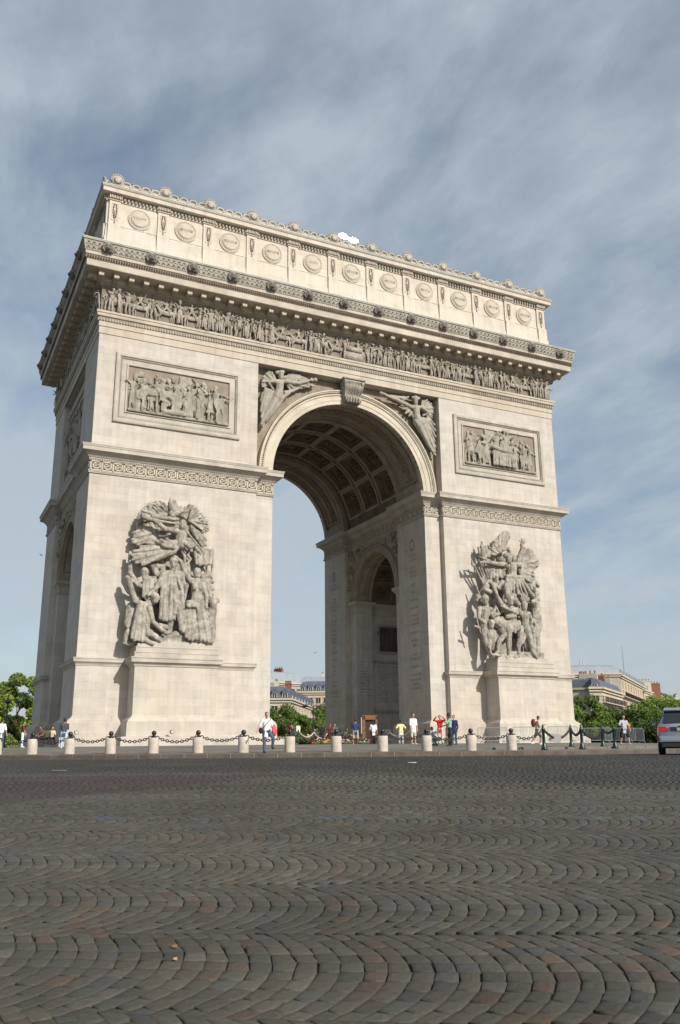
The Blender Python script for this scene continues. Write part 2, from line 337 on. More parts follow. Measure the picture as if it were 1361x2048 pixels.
QUAD = [(1, 1), (-1, 1), (1, -1), (-1, -1)]
ZB = 0.0
for sx, sy in QUAD:
    m = MB()
    def bx(x0, x1, t0, t1, z0, z1, mm):
        xs = sorted((sx*x0, sx*x1)); ys = sorted((CY-sy*t0, CY-sy*t1)); mm.box(*xs, *ys, z0, z1)
    bx(7.853, 21.65, 5.0, 10.66, ZB, 21.95, m); bx(8.95, 21.65, 5.0, 10.66, 21.95, 31.38, m)
    bx(7.31, 7.853, 5.7, 10.66, ZB, 21.95, m)
    bx(7.85, 9.7, 4.22, 5.0, ZB, 14.4, m); bx(19.8, 21.647, 4.22, 5.0, ZB, 14.4, m)
    bx(8.95, 22.2, 10.66, 11.2, ZB, 31.38, m); bx(21.65, 22.2, 5.7, 10.66, ZB, 31.38, m)
    bx(21.65, 22.2, 5.45, 5.7, 22.0, 31.38, m)
    pier = m.obj('pier', STONE, arch, fix=False)
    # base moulding + step
    m = MB()
    fp = [(7.31, .54), (8.95, .54), (8.95, 0), (22.2, 0), (22.2, 5.5), (21.65, 5.5), (21.65, 6.98), (19.8, 6.98), (19.8, 6.2), (9.7, 6.2), (9.7, 6.98), (7.85, 6.98), (7.85, 5.5), (7.31, 5.5)]
    m.sweep(mirror(fp, sx, sy), [(-.02, 2.16), (.05, 2.13), (.06, 2.04), (.14, 1.98), (.34, 1.80), (.38, 1.74), (.38, 1.66), (.44, 1.64), (.45, .72), (.52, .7), (.86, .68), (.9, .62), (.9, -.6)])
    m.obj('plinth', mat('plinth_limestone', (.6, .54, .45), .85, spec=.2, fn=ashlar((.54, .49, .42), (.48, .41, .33), (.38, .35, .31), 2.6, .9, .5, .8)), pier)
    m = MB()
    dp = [(8.955, .54), (8.955, 0), (22.2, 0), (22.2, 5.5), (21.65, 5.5)]
    pr = [(-.02, 5.6), (.04, 5.62), (.05, 5.72), (.12, 5.80), (.22, 5.88), (.22, 6.08), (.25, 6.1), (.25, 6.17), (-.02, 6.2)]
    P2 = mirror([(8.955, .4), (8.955, 0), (22.2, 0), (22.2, 5.5), (21.9, 5.5)], sx, sy); m.sweep(P2, pr, closed=False)
    for i in range(int(13.2/.16)):
        x = 9.0+i*.16
        if sy > 0: bx(x, x+.09, 11.24, 11.29, 5.72, 5.80, m)
    if sx < 0:
        for i in range(int(5.3/.16)): bx(22.22, 22.27, 5.8+i*.16, 5.89+i*.16, 5.72, 5.80, m)
    m.obj('dado_cornice', BAND, pier)
    # small arch impost
    m = MB(); ip = [(7.85, 5.45), (7.85, 6.98), (9.7, 6.98), (9.7, 6.2), (19.8, 6.2), (19.8, 6.98), (21.65, 6.98), (21.65, 5.45)]
    m.sweep(mirror(ip, sx, sy)[::-1], [(-.01, 13.2), (.05, 13.22), (.05, 13.32), (.02, 13.35), (.02, 13.85), (.07, 13.9), (.22, 14.1), (.3, 14.12), (.3, 14.3), (.34, 14.42), (-.01, 14.47)], closed=False)
    m.obj('small_impost', BAND, pier)
# impost cornice with key pattern frieze
KEY = [((0, -.02), (0, 1)), ((0, 1), (.84, 1)), ((.84, 1), (.84, .22)), ((.84, .22), (.24, .22)), ((.24, .22), (.24, .76)), ((.24, .76), (.6, .76)), ((.6, .76), (.6, .48)), ((.6, .48), (.42, .48)), ((0, 0), (1, 0))]
for sx in (1, -1):
    P = mirror(half, sx); m = MB()
    m.sweep(P, [(-.01, 19.88), (.10, 19.9), (.10, 19.97), (.14, 19.99), (.14, 20.05), (.02, 20.07), (.02, 20.88), (.08, 20.9), (.08, 20.97), (.10, 20.98), (.11, 21.08), (.16, 21.1), (.24, 21.2), (.42, 21.38), (.58, 21.46), (.70, 21.49), (.70, 21.76), (.73, 21.78), (.76, 21.9), (.78, 21.92), (.78, 21.97), (-.01, 22.05)])
    ic = m.obj('impost_cornice', BAND, arch)
    m = MB(); de = MB(); gr = MB()
    for i in range(len(P)):
        a, b = np.array(P[i]), np.array(P[(i+1) % len(P)]); L = np.linalg.norm(b-a); e = (b-a)/L; o = np.array([e[1], -e[0]])
        def T(V, a=a, e=e, o=o): return np.stack([a[0]+e[0]*V[:, 0]+o[0]*V[:, 1], a[1]+e[1]*V[:, 0]+o[1]*V[:, 1], V[:, 2]], 1)
        if L > .5:
            gr.box(.0, L, .018, .028, 20.1, 20.87, T)
            n = max(1, round(L/.83)); uw = L/n
            for k in range(n):
                for (p, q) in KEY:
                    (x0, y0), (x1, y1) = p, q; h = .04
                    m.box((k+min(x0, x1)*.97+.05)*uw-h, (k+max(x0, x1)*.97+.05)*uw+h if x0 != x1 else (k+x0*.97+.05)*uw+h,   .02, .075, 20.14+min(y0, y1)*.68-h, 20.14+max(y0, y1)*.68+h, T)
            nd = int(L/.17)
            for k in range(nd): de.box(k*L/nd, k*L/nd+.09, .09, .15, 20.98, 21.06, T)
    m.obj('key_pattern', mat('key_limestone', (.5, .45, .36), .9, spec=.2, fn=weathered((.46, .41, .33), (.60, .54, .44), .9, .2)), ic, fix=False); de.obj('dentils', BAND, ic, fix=False); gr.obj('key_ground', mat('key_recess', (.2, .17, .13), .9, fn=weathered((.23, .195, .15), (.33, .29, .225), 1.5)), ic, fix=False)
m = MB(); m.box(-22.15, 22.15, .05, 22.35, 31.39, 31.7); m.obj('soffit_slab', BAND, arch)
# vaults
def panelled(m, mp, U, V, cells, k=5):
    us = set(np.round(U, 5)); vs = set(np.round(V, 5))
    for (a, b, c, d, st) in cells: us |= set(np.round(np.linspace(a, b, k+1), 5)); vs |= {round(c, 5), round(d, 5)}
    us = sorted(us); vs = sorted(vs)
    for i in range(len(us)-1):
        for j in range(len(vs)-1):
            uc, vc = (us[i]+us[i+1])/2, (vs[j]+vs[j+1])/2
            if any(a < uc < b and c < vc < d for (a, b, c, d, st) in cells): continue
            m.add([mp(us[i], vs[j], 0), mp(us[i+1], vs[j], 0), mp(us[i+1], vs[j+1], 0), mp(us[i], vs[j+1], 0)], [(0, 1, 2, 3)])
    for (a, b, c, d, st) in cells:
        def loop(iu, iv, dep):
            A, B, C_, E = a+iu, b-iu, c+iv, d-iv
            return np.array([mp(u, C_, dep) for u in np.linspace(A, B, k+1)]+[mp(u, E, dep) for u in np.linspace(B, A, k+1)])
        prev = loop(0, 0, 0); RG = [prev]
        for (iu, iv, dep) in st: RG.append(loop(iu, iv, dep))
        m.rings(RG, caps=False)
        n = k+1; Lp = RG[-1]; m.add(Lp, [(q, q+1, 2*n-2-q, 2*n-1-q) for q in range(k)])
def rosette(m, mp, u, v, dep, r, ru):
    r *= 1.25; dep -= .08
    c = mp(u, v, dep); m.add(*_blob(c, r*.3))
    for i in range(8):
        a = i*math.pi/4; m.add(*_blob(mp(u+math.cos(a)*r*.62*ru, v+math.sin(a)*r*.62, dep), r*.26))
def _blob(c, r):
    V = [(c[0]+x*r, c[1]+y*r, c[2]+z*r) for x, y, z in ((1, 0, 0), (-1, 0, 0), (0, 1, 0), (0, -1, 0), (0, 0, 1), (0, 0, -1))]
    return V, [(0, 2, 4), (2, 1, 4), (1, 3, 4), (3, 0, 4), (2, 0, 5), (1, 2, 5), (3, 1, 5), (0, 3, 5)]
ZV, RV = 21.95, 7.31
def mv(R0): return lambda a, y, dep: ((R0+dep)*math.cos(a), y, ZV+(R0+dep)*math.sin(a))
vm = MB(); UU = np.linspace(0, math.pi, 49)
rr = 1/RV
vt = thing('vault', None, None); vt.parent = arch
co = MB()
cells = []
for i in range(7):
    th = R(21+23*i)
    for j in (-1, 0, 1):
        yc = CY+j*3.55; cells.append((th-R(10.6), th+R(10.6), yc-1.5, yc+1.5, [(.0, .0, .06), (.22*rr, .22, .06), (.22*rr, .22, .22), (.4*rr, .4, .26), (.42*rr, .42, .5), (.6*rr, .6, .56)]))
        rosette(co, mv(RV+.5), th, yc, .5, .62, rr)
panelled(co, mv(RV+.5), UU, [5.5, 16.9], cells)
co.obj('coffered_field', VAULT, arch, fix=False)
fr = MB()
for i in range(7):      # pale fillets that frame the coffers
    th = R(21+23*i)
    for j in (-1, 0, 1):
        yc = CY+j*3.55; f = mv(RV+.5)
        for (hu, hv) in ((R(10.6), 1.5),):
            q = 10
            def strip(pts, wu, wv):
                RG = []
                for (u, v) in pts: RG.append(np.array([f(u-wu, v-wv, -.05), f(u+wu, v+wv, -.05), f(u+wu, v+wv, .08), f(u-wu, v-wv, .08)]))
                fr.rings(RG)
            strip([(u, yc-hv) for u in np.linspace(th-hu, th+hu, q)], 0, .09); strip([(u, yc+hv) for u in np.linspace(th-hu, th+hu, q)], 0, .09)
            strip([(th-hu, v) for v in (yc-hv, yc+hv)], .09*rr, 0); strip([(th+hu, v) for v in (yc-hv, yc+hv)], .09*rr, 0)
for y0, y1, s0, s1 in ((.54, 5.5, 1.25, 4.95), (16.9, 21.86, 17.45, 21.15)):
    b = MB(); panelled(b, mv(RV), UU, [y0, y1], [(R(9.5), R(170.5), s0, s1, [(0, 0, .25), (.35*rr, .35, .25), (.35*rr, .35, .12), (.5*rr, .5, .12), (.52*rr, .52, .3)])], 40)
    RGs = [np.array([mv(RV)(a, y1 if y0 < 3 else y0, d) for d in (0, .5)]) for a in UU]; b.rings(RGs, closed=False, caps=False)
    b.obj('vault_rib', VRIB, arch, fix=False)
    g = MB()       # leaf garland inside the sunk strip
    ym = (s0+s1)/2
    for a in np.arange(R(13), R(167), .028):
        for k in (-1, 0, 1): c = mv(RV)(a+(.008 if k else 0), ym+k*.34+rnd.uniform(-.08, .08), .22); g.add(*_blob(c, .17))
    for a in np.arange(R(11), R(169), .05):
        for yy in (s0+.16, s1-.16): g.add(*_blob(mv(RV)(a, yy, .2), .09))
    g.obj('vault_garland', mat('garland_limestone', (.25, .2, .12), .9, fn=weathered((.22, .18, .11), (.40, .33, .20), 1.2)), arch, fix=False)
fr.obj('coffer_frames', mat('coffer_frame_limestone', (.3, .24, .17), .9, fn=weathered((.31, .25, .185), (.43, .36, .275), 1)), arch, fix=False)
bpy.data.objects.remove(vt)
def sv(R0, ): return lambda a, x, dep: (x, CY+(R0+dep)*math.cos(a), 14.46+(R0+dep)*math.sin(a))
for sx in (1, -1):
    U2 = np.linspace(0, math.pi, 33)
    for x0, x1 in ((7.7, 9.7), (19.8, 21.8)):
        m = MB()
        panelled(m, lambda a, x, d: sv(4.22)(a, sx*x, d), U2, [x0, x1], [(R(9), R(171), x0+.4, x1-.4, [(0, 0, .1), (.02, .1, .1), (.02, .1, .03)])], 32)
        for a in np.arange(R(12), R(168), .05): m.add(*_blob(sv(4.22)(a, sx*(x0+x1)/2, .02), .2))
        xf = x0 if x0 < 9 else x1; dr = 1 if x0 < 9 else -1; wall = 7.85 if x0 < 9 else 21.65
        RG = []
        for a in U2:    # archivolt ring with stepped face
            RG.append(np.array([sv(r_)(a, sx*(xf+dr*o), 0) for r_, o in ((4.22, 0), (4.45, 0), (4.47, .04), (4.8, .04), (4.82, -.05), (5.0, -.05), (5.0, .15))]))
        m.rings(RG, closed=False, caps=False)
        RG = [np.array([sv(r_)(a, sx*(9.7 if x0 < 9 else 19.8), 0) for r_ in (4.22, 5.0)]) for a in U2]; m.rings(RG, closed=False, caps=False)
        m.obj('small_vault_band', VRIB, arch, fix=False)
    m = MB(); cl = []
    f = lambda a, x, d: sv(4.58)(a, sx*x, d)
    for i in range(7):
        th = R(14+25.33*i)
        for j in range(4): xc = 11.0+j*2.5; cl.append((th-R(10.5), th+R(10.5), xc-1.05, xc+1.05, [(0, 0, -.05), (.02, .1, -.05), (.03, .13, .15), (.08, .36, .17), (.085, .38, .35), (.1, .45, .35)])); rosette(m, f, th, xc, .3, .4, .2)
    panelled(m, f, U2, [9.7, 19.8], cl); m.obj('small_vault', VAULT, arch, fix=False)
    # spandrel walls over the small arches (passage face and flank face)
    for xw, zt in ((7.85, 21.9), (21.65, 22.1)):
        m = MB(); RG = []
        for a in U2:
            r_ = 4.3; y, z = CY+r_*math.cos(a), 14.46+r_*math.sin(a); k = 5.0/max(abs(math.cos(a)), 1e-6)
            RG.append(np.array([(sx*xw, y, z), (sx*xw, CY+(5.02 if a < math.pi/4 else -5.02 if a > 3*math.pi/4 else 5.02/math.tan(a)), zt if math.pi/4 <= a <= 3*math.pi/4 else 14.46+(zt-14.46)*abs(math.tan(a))*1.0)]))
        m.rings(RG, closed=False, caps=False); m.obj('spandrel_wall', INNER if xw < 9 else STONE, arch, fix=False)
        # carved scrolls and foliage in the spandrels, beads round the archivolt
        g = MB(); xo = sx*(xw-.06 if xw < 9 else xw+.06)
        for a in np.arange(0, math.pi, .055): g.add(*_blob((sx*(xw+(-.12 if xw < 9 else .12)), CY+5.15*math.cos(a), 14.46+5.15*math.sin(a)), .1))
        for s in (-1, 1):
            for k in range(46):
                yy = rnd.uniform(1.0, 5.6); zz = rnd.uniform(15.4, 19.8)
                if math.hypot(yy, zz-14.46) < 5.35: continue
                c = (xo, CY+s*yy, zz); g.tube([c, (xo-sx*.0+(-.1 if xw < 9 else .1)*sx, c[1]+rnd.uniform(-.3, .3), c[2]+rnd.uniform(-.3, .3)), (xo, c[1]+rnd.uniform(-.4, .4), c[2]+rnd.uniform(-.5, .5))], [.14, .17, .08], n=6, sph=True)
            for (yy, zz, q) in ((4.6, 19.0, .55), (5.2, 17.8, .4), (3.4, 19.45, .35)):
                g.tube([(xo+(-.1 if xw < 9 else .1)*sx, CY+s*(yy+q*t_*math.cos(6*t_+1)), zz+q*t_*math.sin(6*t_+1)) for t_ in np.linspace(.1, 1.1, 14)], .1, n=6)
        g.obj('spandrel_carving', VRIB if xw < 9 else ORN, arch, fix=False)
# big spandrel wall, archivolt, keystone on both long faces
for nm, T in (('front', SIDES['front'][1]), ('back', SIDES['back'][1])):
    m = MB(T); U3 = np.linspace(0, math.pi, 65); RG = []
    for a in U3:
        if a <= math.atan2(9.43, 8.96): x, z = 8.96, ZV+8.96*math.tan(a)
        elif a >= math.pi-math.atan2(9.43, 8.96): x, z = -8.96, ZV+8.96*abs(math.tan(a))
        else: x, z = 9.43/math.tan(a), 31.38
        RG.append(np.array([(7.6*math.cos(a), -.9, ZV+7.6*math.sin(a)), (x, -.9, z)]))
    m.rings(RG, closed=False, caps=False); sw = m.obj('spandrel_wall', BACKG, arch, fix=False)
    m = MB(T)
    m.rings([np.array([(r_*math.cos(a), o, ZV+r_*math.sin(a)) for r_, o in ((7.31, -.95), (7.31, -.54), (7.62, -.54), (7.64, -.50), (8.08, -.50), (8.10, -.42), (8.16, -.40), (8.2, -.44), (8.44, -.44), (8.48, -.36), (8.6, -.36), (8.62, -.95))]) for a in U3], closed=False, caps=False)
    av = m.obj('archivolt', mat('archivolt_limestone', (.6, .54, .44), .88, spec=.2, fn=weathered((.46, .40, .31), (.62, .56, .455), .5, .25)), arch, fix=False)
    m = MB(T)
    for a in np.arange(R(.6), R(179.5), .021): m.add(*_blob((8.32*math.cos(a), -.41, ZV+8.32*math.sin(a)), .1))
    m.obj('archivolt_beads', ORN, av, fix=False)
    m = MB(T)       # scrolled keystone console
    prof = [(-.6, 31.36), (.30, 31.36), (.34, 31.2), (.28, 31.1), (.22, 31.0), (.3, 30.8), (.22, 30.6), (.02, 30.35), (-.12, 30.1), (-.12, 29.95), (.02, 29.85), (.12, 29.65), (.04, 29.42), (-.15, 29.3), (-.6, 29.3)]
    wd = lambda z: .72+(z-29.3)*.14
    V = [(-wd(z), o, z) for o, z in prof]+[(wd(z), o, z) for o, z in prof]; n = len(prof)
    m.add(V, [tuple(range(n)), tuple(range(n, 2*n))[::-1]]+[(i, (i+1) % n, n+(i+1) % n, n+i) for i in range(n)])
    for s in (-1, 1):
        m.tube([(s*wd(31.1), .16, 31.12), (s*(wd(31.1)-.25), .16, 31.12)], .24, n=12); m.tube([(s*wd(29.6), -.05, 29.62), (s*(wd(29.6)-.2), -.05, 29.62)], .24, n=12)
        m.tube([(s*.86, .3, 31.0), (s*.84, .22, 30.6), (s*.78, -.02, 30.2), (s*.74, -.1, 29.9)], .07, n=6)
    for i in range(5): m.tube([((i-2)*.27, .1, 29.85), ((i-2)*.27, .16, 29.65), ((i-2)*.27, .06, 29.4)], .12, n=8, sph=True)
    for i in range(4):
        for k in range(9): m.add(*_blob(((i-1.5)*.28+(k % 2)*.1, .27-.0*k-(.38*max(0, k-2)/6), 30.95-k*.11), .07))
    m.box(-1.1, 1.1, -.6, .42, 31.38, 31.5); m.obj('keystone', ORN, av, fix=False)
# entablature
def dentil_row(de, z0, z1, o0, o1, pitch, wd, sides=('front', 'left', 'right', 'back')):
    for s in sides:
        L, T = SIDES[s]; n = int((L+2*o0)/pitch)
        for k in range(n): u = -L/2-o0+(k+.25)*(L+2*o0)/n; de.box(u, u+wd, o0, o1, z0, z1, T)
m = MB(); m.sweep(RECT, [(0, 31.36), (.06, 31.38), (.06, 31.96), (.12, 31.98), (.12, 32.05), (.10, 32.06), (.10, 32.4), (.14, 32.42), (.14, 32.72), (.28, 32.78), (.3, 32.9), (.3, 33.0), (.36, 33.04), (.36, 33.22), (.02, 33.26), (.02, 35.42), (.08, 35.44), (.2, 35.6), (.26, 35.64), (.26, 35.7)])
ent = m.obj('architrave', mat('architrave_limestone', (.5, .45, .36), .88, spec=.2, fn=ashlar((.53, .475, .385), (.50, .415, .30), (.42, .38, .32), 1.5, 3.0, .35, .9)), arch)
m = MB(); dentil_row(m, 32.44, 32.7, .13, .22, .22, .12); dentil_row(m, 35.46, 35.62, .1, .24, .2, .1); m.obj('dentils', ORN, ent, fix=False)
m = MB(); m.sweep(RECT, [(.26, 35.69), (.42, 35.7), (.42, 36.14), (1.58, 36.17), (1.56, 36.2), (1.58, 36.22), (1.60, 36.72), (1.66, 36.76), (1.66, 37.04), (1.74, 37.08), (1.76, 37.3), (1.8, 37.33)]); 
cor = m.obj('main_cornice', mat('cornice_limestone', (.5, .45, .36), .88, spec=.2, fn=weathered((.40, .355, .28), (.60, .54, .44), .5, .25)), arch)
m = MB(); m.sweep(RECT, [(1.8, 37.33), (1.82, 37.36), (1.9, 37.7), (1.98, 38.1), (2.06, 38.15), (2.06, 38.28)]); m.obj('gutter_moulding', mat('sima_limestone', (.35, .32, .26), .9, fn=weathered((.28, .26, .215), (.45, .41, .34), 1.4)), cor)
m = MB(); m.sweep(RECT, [(2.08, 38.27), (2.08, 38.33), (1.2, 38.6), (.2, 38.92)]); m.obj('lead_flashing', LEAD, cor)
m = MB(); dentil_row(m, 36.78, 37.0, 1.65, 1.76, .2, .13); m.obj('bead_moulding', SOOT, cor, fix=False)
# palmette relief of the gutter moulding
m = MB()
for s in ('front', 'left', 'right'):
    L, T = SIDES[s]; n = int((L+3.6)/.42)
    for k in range(n):
        u = -L/2-1.8+(k+.5)*(L+3.6)/n
        for dx, z, q in ((0, 37.95, .13), (0, 37.6, .1), (-.13, 37.78, .08), (.13, 37.78, .08), (-.1, 37.48, .06), (.1, 37.5, .06)):
            V, F = _blob((u+dx, 1.86+(z-37.4)*.14, z), q); m.add(V, F, T)
m.obj('palmette_relief', ORN, cor, fix=False)
# brackets under the cornice: one mesh, copied
m = MB(); m.box(-.2, .2, .40, 1.22, 35.78, 36.1); m.box(-.24, .24, .40, 1.28, 36.1, 36.16); m.tube([(-.19, 1.14, 35.8), (.19, 1.14, 35.8)], .09, n=8); m.box(-.16, .16, .4, .8, 35.68, 35.78)
br_me = m.mesh('cornice_bracket')
m = MB(); m.ell((0, 2.0, 37.75), (.34, .22, .42), 12, 8); m.ell((0, 2.2, 37.62), (.17, .16, .17), 8, 6); m.ell((0, 2.3, 37.68), (.08, .08, .1), 8, 5)
for s in (-1, 1): m.ell((s*.24, 2.02, 38.08), (.09, .08, .12), 6, 5); m.ell((s*.12, 2.18, 37.86), (.09, .06, .06), 6, 5); m.tube([(s*.33, 2.0, 37.95), (s*.4, 1.95, 37.65), (s*.28, 2.0, 37.4)], [.1, .14, .08], n=6, sph=True)
for k in range(7): m.add(*_blob((-.3+k*.1, 2.0, 38.14+.05*math.sin(k)), .09))
m.box(-.1, .1, 2.2, 2.28, 37.5, 37.54); li_me = m.mesh('lion_head', True)
BR = mat('bracket_limestone', (.5, .45, .35), .88, spec=.2, fn=weathered((.42, .36, .27), (.56, .49, .38), 1.5, .25)); LI = mat('lion_limestone', (.2, .18, .15), .9, fn=weathered((.10, .09, .075), (.30, .27, .22), 3))
br_me.materials.append(BR); li_me.materials.append(LI)
def on_side(o, s, u, z=0):
    L, T = SIDES[s]; p = T(np.array([[u, 0, z]]))[0]
    o.location = p; o.rotation_euler = (0, 0, {'front': math.pi, 'back': 0, 'right': -math.pi/2, 'left': math.pi/2}[s])
for s, nb in (('front', 39), ('left', 19), ('right', 19)):
    L = SIDES[s][0]
    for k in range(nb): on_side(link('cornice_bracket', br_me, None, cor), s, -L/2-.35+(k)*(L+.7)/(nb-1))
for s, nl in (('front', 14), ('left', 8), ('right', 8)):
    L = SIDES[s][0]
    for k in range(nl): on_side(link('lion_head', li_me, None, cor), s, -L/2-.1+k*(L+.2)/(nl-1))
# frieze procession
def crowd(m, T, L, z0, Hf, depth, step, seed):
    r = random.Random(seed); u = -L/2+.45; k = 0
    while u < L/2-.35:
        H = Hf*r.uniform(.86, 1.0); q = MB(); yaw = r.uniform(-1.2, 1.2)
        if r.random() < .09 and u < L/2-1.8:
            horse(q, Hf*.52); V = np.concatenate(q.V); fl = r.choice((-1, 1))
            m.add(np.stack([u+.8+V[:, 0]*fl, depth*.45+V[:, 1]*.55, z0+V[:, 2]], 1), q.F, T)
            q = MB(); J = fig(H*.8, arms=((-.5, .6, -.5), (-.2, 1, .1), (.5, .5, .2), (.3, .6, .9)), legs=((-.6, .5, -1), (-.3, .1, -1), (.6, .5, -1), (.3, .1, -1))); flesh(q, J, False, False, False); V = np.concatenate(q.V)
            m.add(np.stack([u+.75+V[:, 0], depth*.6+V[:, 1]*.5, z0+.62*Hf*.55+V[:, 2]-.1], 1), q.F, T); u += 1.5; continue
        a = lambda: (r.uniform(-.9, .9), r.uniform(.1, .9), r.uniform(-1, .9)); st = r.uniform(0, .35)
        J = fig(H, (r.uniform(-.12, .12), r.uniform(-.1, .15)), ((-.5, .3, r.uniform(-1, .6)), a(), (.5, .3, r.uniform(-1, .4)), a()), ((-.1, st, -1), (-.05, -.1, -1), (.1, -st, -1), (.05, -st*.6, -1)))
        flesh(q, J, False, False, False)
        if r.random() < .45: robe(q, J, 7, .13, 'w', r.choice((.05, .3)), .035)
        if r.random() < .5: hat(q, J, r.choice((0, 1, 2)))
        V = np.concatenate(q.V); c, s_ = math.cos(yaw), math.sin(yaw); x = V[:, 0]*c-V[:, 1]*s_; y = V[:, 0]*s_+V[:, 1]*c
        m.add(np.stack([u+x*1.15, depth*.4+y*.8+(k % 2)*.16, z0+V[:, 2]], 1), q.F, T)
        if r.random() < .25: x0 = u+r.uniform(-.2, .2); m.tube([(x0, depth*.3, z0+Hf*.4), (x0+r.uniform(-.3, .3), depth*.3, z0+Hf*1.04)], .035, n=5, T=T)
        u += step*r.uniform(.75, 1.2); k += 1
m = MB()
for s in ('front', 'left', 'right'): L, T = SIDES[s]; m.box(-L/2, L/2, .005, .03, 33.27, 35.4, T)
m.obj('frieze_ground', mat('frieze_recess', (.2, .17, .13), .9, fn=weathered((.16, .135, .105), (.27, .235, .185), 1.5)), ent, fix=False)  # dark ground: shadow and dirt between the figures put into its colour
m = MB(); crowd(m, SIDES['front'][1], 44.4, 33.26, 2.1, .32, .31, 3)
m.box(-1.0, 1.0, 0, .3, 33.3, 34.1, SIDES['front'][1]); m.box(-.8, .8, 0, .4, 34.1, 34.5, SIDES['front'][1])
crowd(m, SIDES['left'][1], 22.4, 33.26, 2.1, .32, .33, 4); crowd(m, SIDES['right'][1], 22.4, 33.26, 2.1, .32, .36, 5)
m.obj('frieze_figures', mat('frieze_limestone', (.45, .4, .33), .9, spec=.2, fn=weathered((.25, .222, .18), (.44, .395, .325), 1.8)), ent, True, fix=False)
# attic
m = MB(); m.sweep(RECT, [(.22, 38.5), (.22, 39.9), (.16, 39.95), (.12, 41.02), (.16, 41.04), (.16, 41.1), (.0, 41.14), (0, 43.3), (.08, 43.32), (.08, 43.4), (.1, 43.42), (.1, 43.78), (.3, 43.8), (.58, 43.83), (.60, 44.16), (.64, 44.2), (.70, 44.38)])
m.add([(-22.3, -.1, 44.2), (22.3, -.1, 44.2), (22.3, 22.5, 44.2), (-22.3, 22.5, 44.2)], [(0, 1, 2, 3)])
att = m.obj('attic', ATT, arch)
m = MB(); m.sweep(RECT, [(.71, 44.36), (.71, 44.43), (.1, 44.6), (-.5, 44.62)]); m.obj('attic_flashing', LEAD, att)
m = MB(); dentil_row(m, 43.44, 43.74, .09, .26, .3, .15, ('front', 'left', 'right')); dentil_row(m, 44.2, 44.3, .62, .68, .14, .08, ('front', 'left')); m.obj('dentils', ORN, att, fix=False)
NAMES = ['VALMY', 'JEMMAPES', 'FLEURUS', 'MONTENOTTE', 'LODI', 'CASTIGLIONE', 'ARCOLE', 'RIVOLI', 'PYRAMIDES', 'ABOUKIR', 'ALKMAER']
ml = MB()
for k in range(28): a = 2*math.pi*k/28; ml.add(*_blob((.84*math.cos(a), .09, .84*math.sin(a)), .09))
ml.rings([np.array([(r_*math.cos(t), o, r_*math.sin(t)) for t in np.arange(28)*2*math.pi/28]) for r_, o in ((.95, 0), (.95, .1), (.8, .12), (.74, .08), (.72, .14), (.64, .2), (.3, .24), (.02, .25))], caps=False)
ml_me = ml.mesh('shield_medallion'); ml_me.materials.append(mat('medallion_limestone', (.5, .44, .34), .9, spec=.2, fn=weathered((.47, .41, .33), (.58, .52, .43), 1.2)))
def textmesh(s, size, ext=.03, wmax=1e9):
    cu = bpy.data.curves.new('t', 'FONT'); cu.body = s; cu.size = size; cu.extrude = ext; cu.align_x = 'CENTER'; cu.align_y = 'CENTER'
    o = bpy.data.objects.new('t', cu); SC.collection.objects.link(o); dg = bpy.context.evaluated_depsgraph_get(); dg.update()
    me = bpy.data.meshes.new_from_object(o.evaluated_get(dg)); wd = o.dimensions.x; bpy.data.objects.remove(o)
    if wd > wmax:
        for v in me.vertices: v.co.x *= wmax/wd
    return me
pil = MB()
for a, b, z0, z1 in ((-.46, .46, 41.14, 43.3), (-.5, .5, 39.0, 41.1)): pil.box(a, b, .0 if z0 > 40 else .05, .14 if z0 > 40 else .30, z0, z1)
pil.box(-.55, .55, .0, .22, 43.32, 43.42)
for k in range(8): pil.box(-.5+k*.135, -.5+k*.135+.07, .2, .36, 43.44, 43.74)
for x0, x1, z0, z1 in ((-.27, -.24, 41.5, 43.05), (.24, .27, 41.5, 43.05), (-.27, .27, 43.02, 43.05), (-.27, .27, 41.5, 41.53)): pil.box(x0, x1, .13, .17, z0, z1)
pil_me = pil.mesh('attic_pilaster'); pil_me.materials.append(ATT)
orn = MB()
for s in (-1, 1): 
    for k in range(9): orn.add(*_blob((s*(.08+.06*math.sin(k*.42)), .17, 42.95-k*.15), .075))
orn.tube([(0, .17, 42.4), (0, .17, 41.35)], [.04, .03], n=6); orn.add(*_blob((0, .16, 41.3), .08)); orn_me = orn.mesh('pilaster_garland'); orn_me.materials.append(mat('garland_grey', (.2, .18, .14), .9, fn=weathered((.16, .14, .11), (.34, .3, .235), 2)))
ac = MB(); ac.tube([(0, .1, .42), (0, .42, .42)], .36, n=14); ac.tube([(0, .42, .42), (0, .5, .42)], [.26, .1], n=10)
for s in (-1, 1): ac.tube([(s*.3*math.cos(t), .3, .25+.25*math.sin(t)) for t in np.linspace(-1.2, 1.2, 6)], .08, n=6); ac.tube([(s*.44, .25, .0), (s*.3, .25, .25), (s*.36, .25, .5)], [.12, .08, .06], n=6)
for k in range(9): a = k*math.pi/8; ac.add(*_blob((.4*math.cos(a), .35, .45+.42*math.sin(a)), .12))
ac_me = ac.mesh('acroterion', True); ac_me.materials.append(BAND)
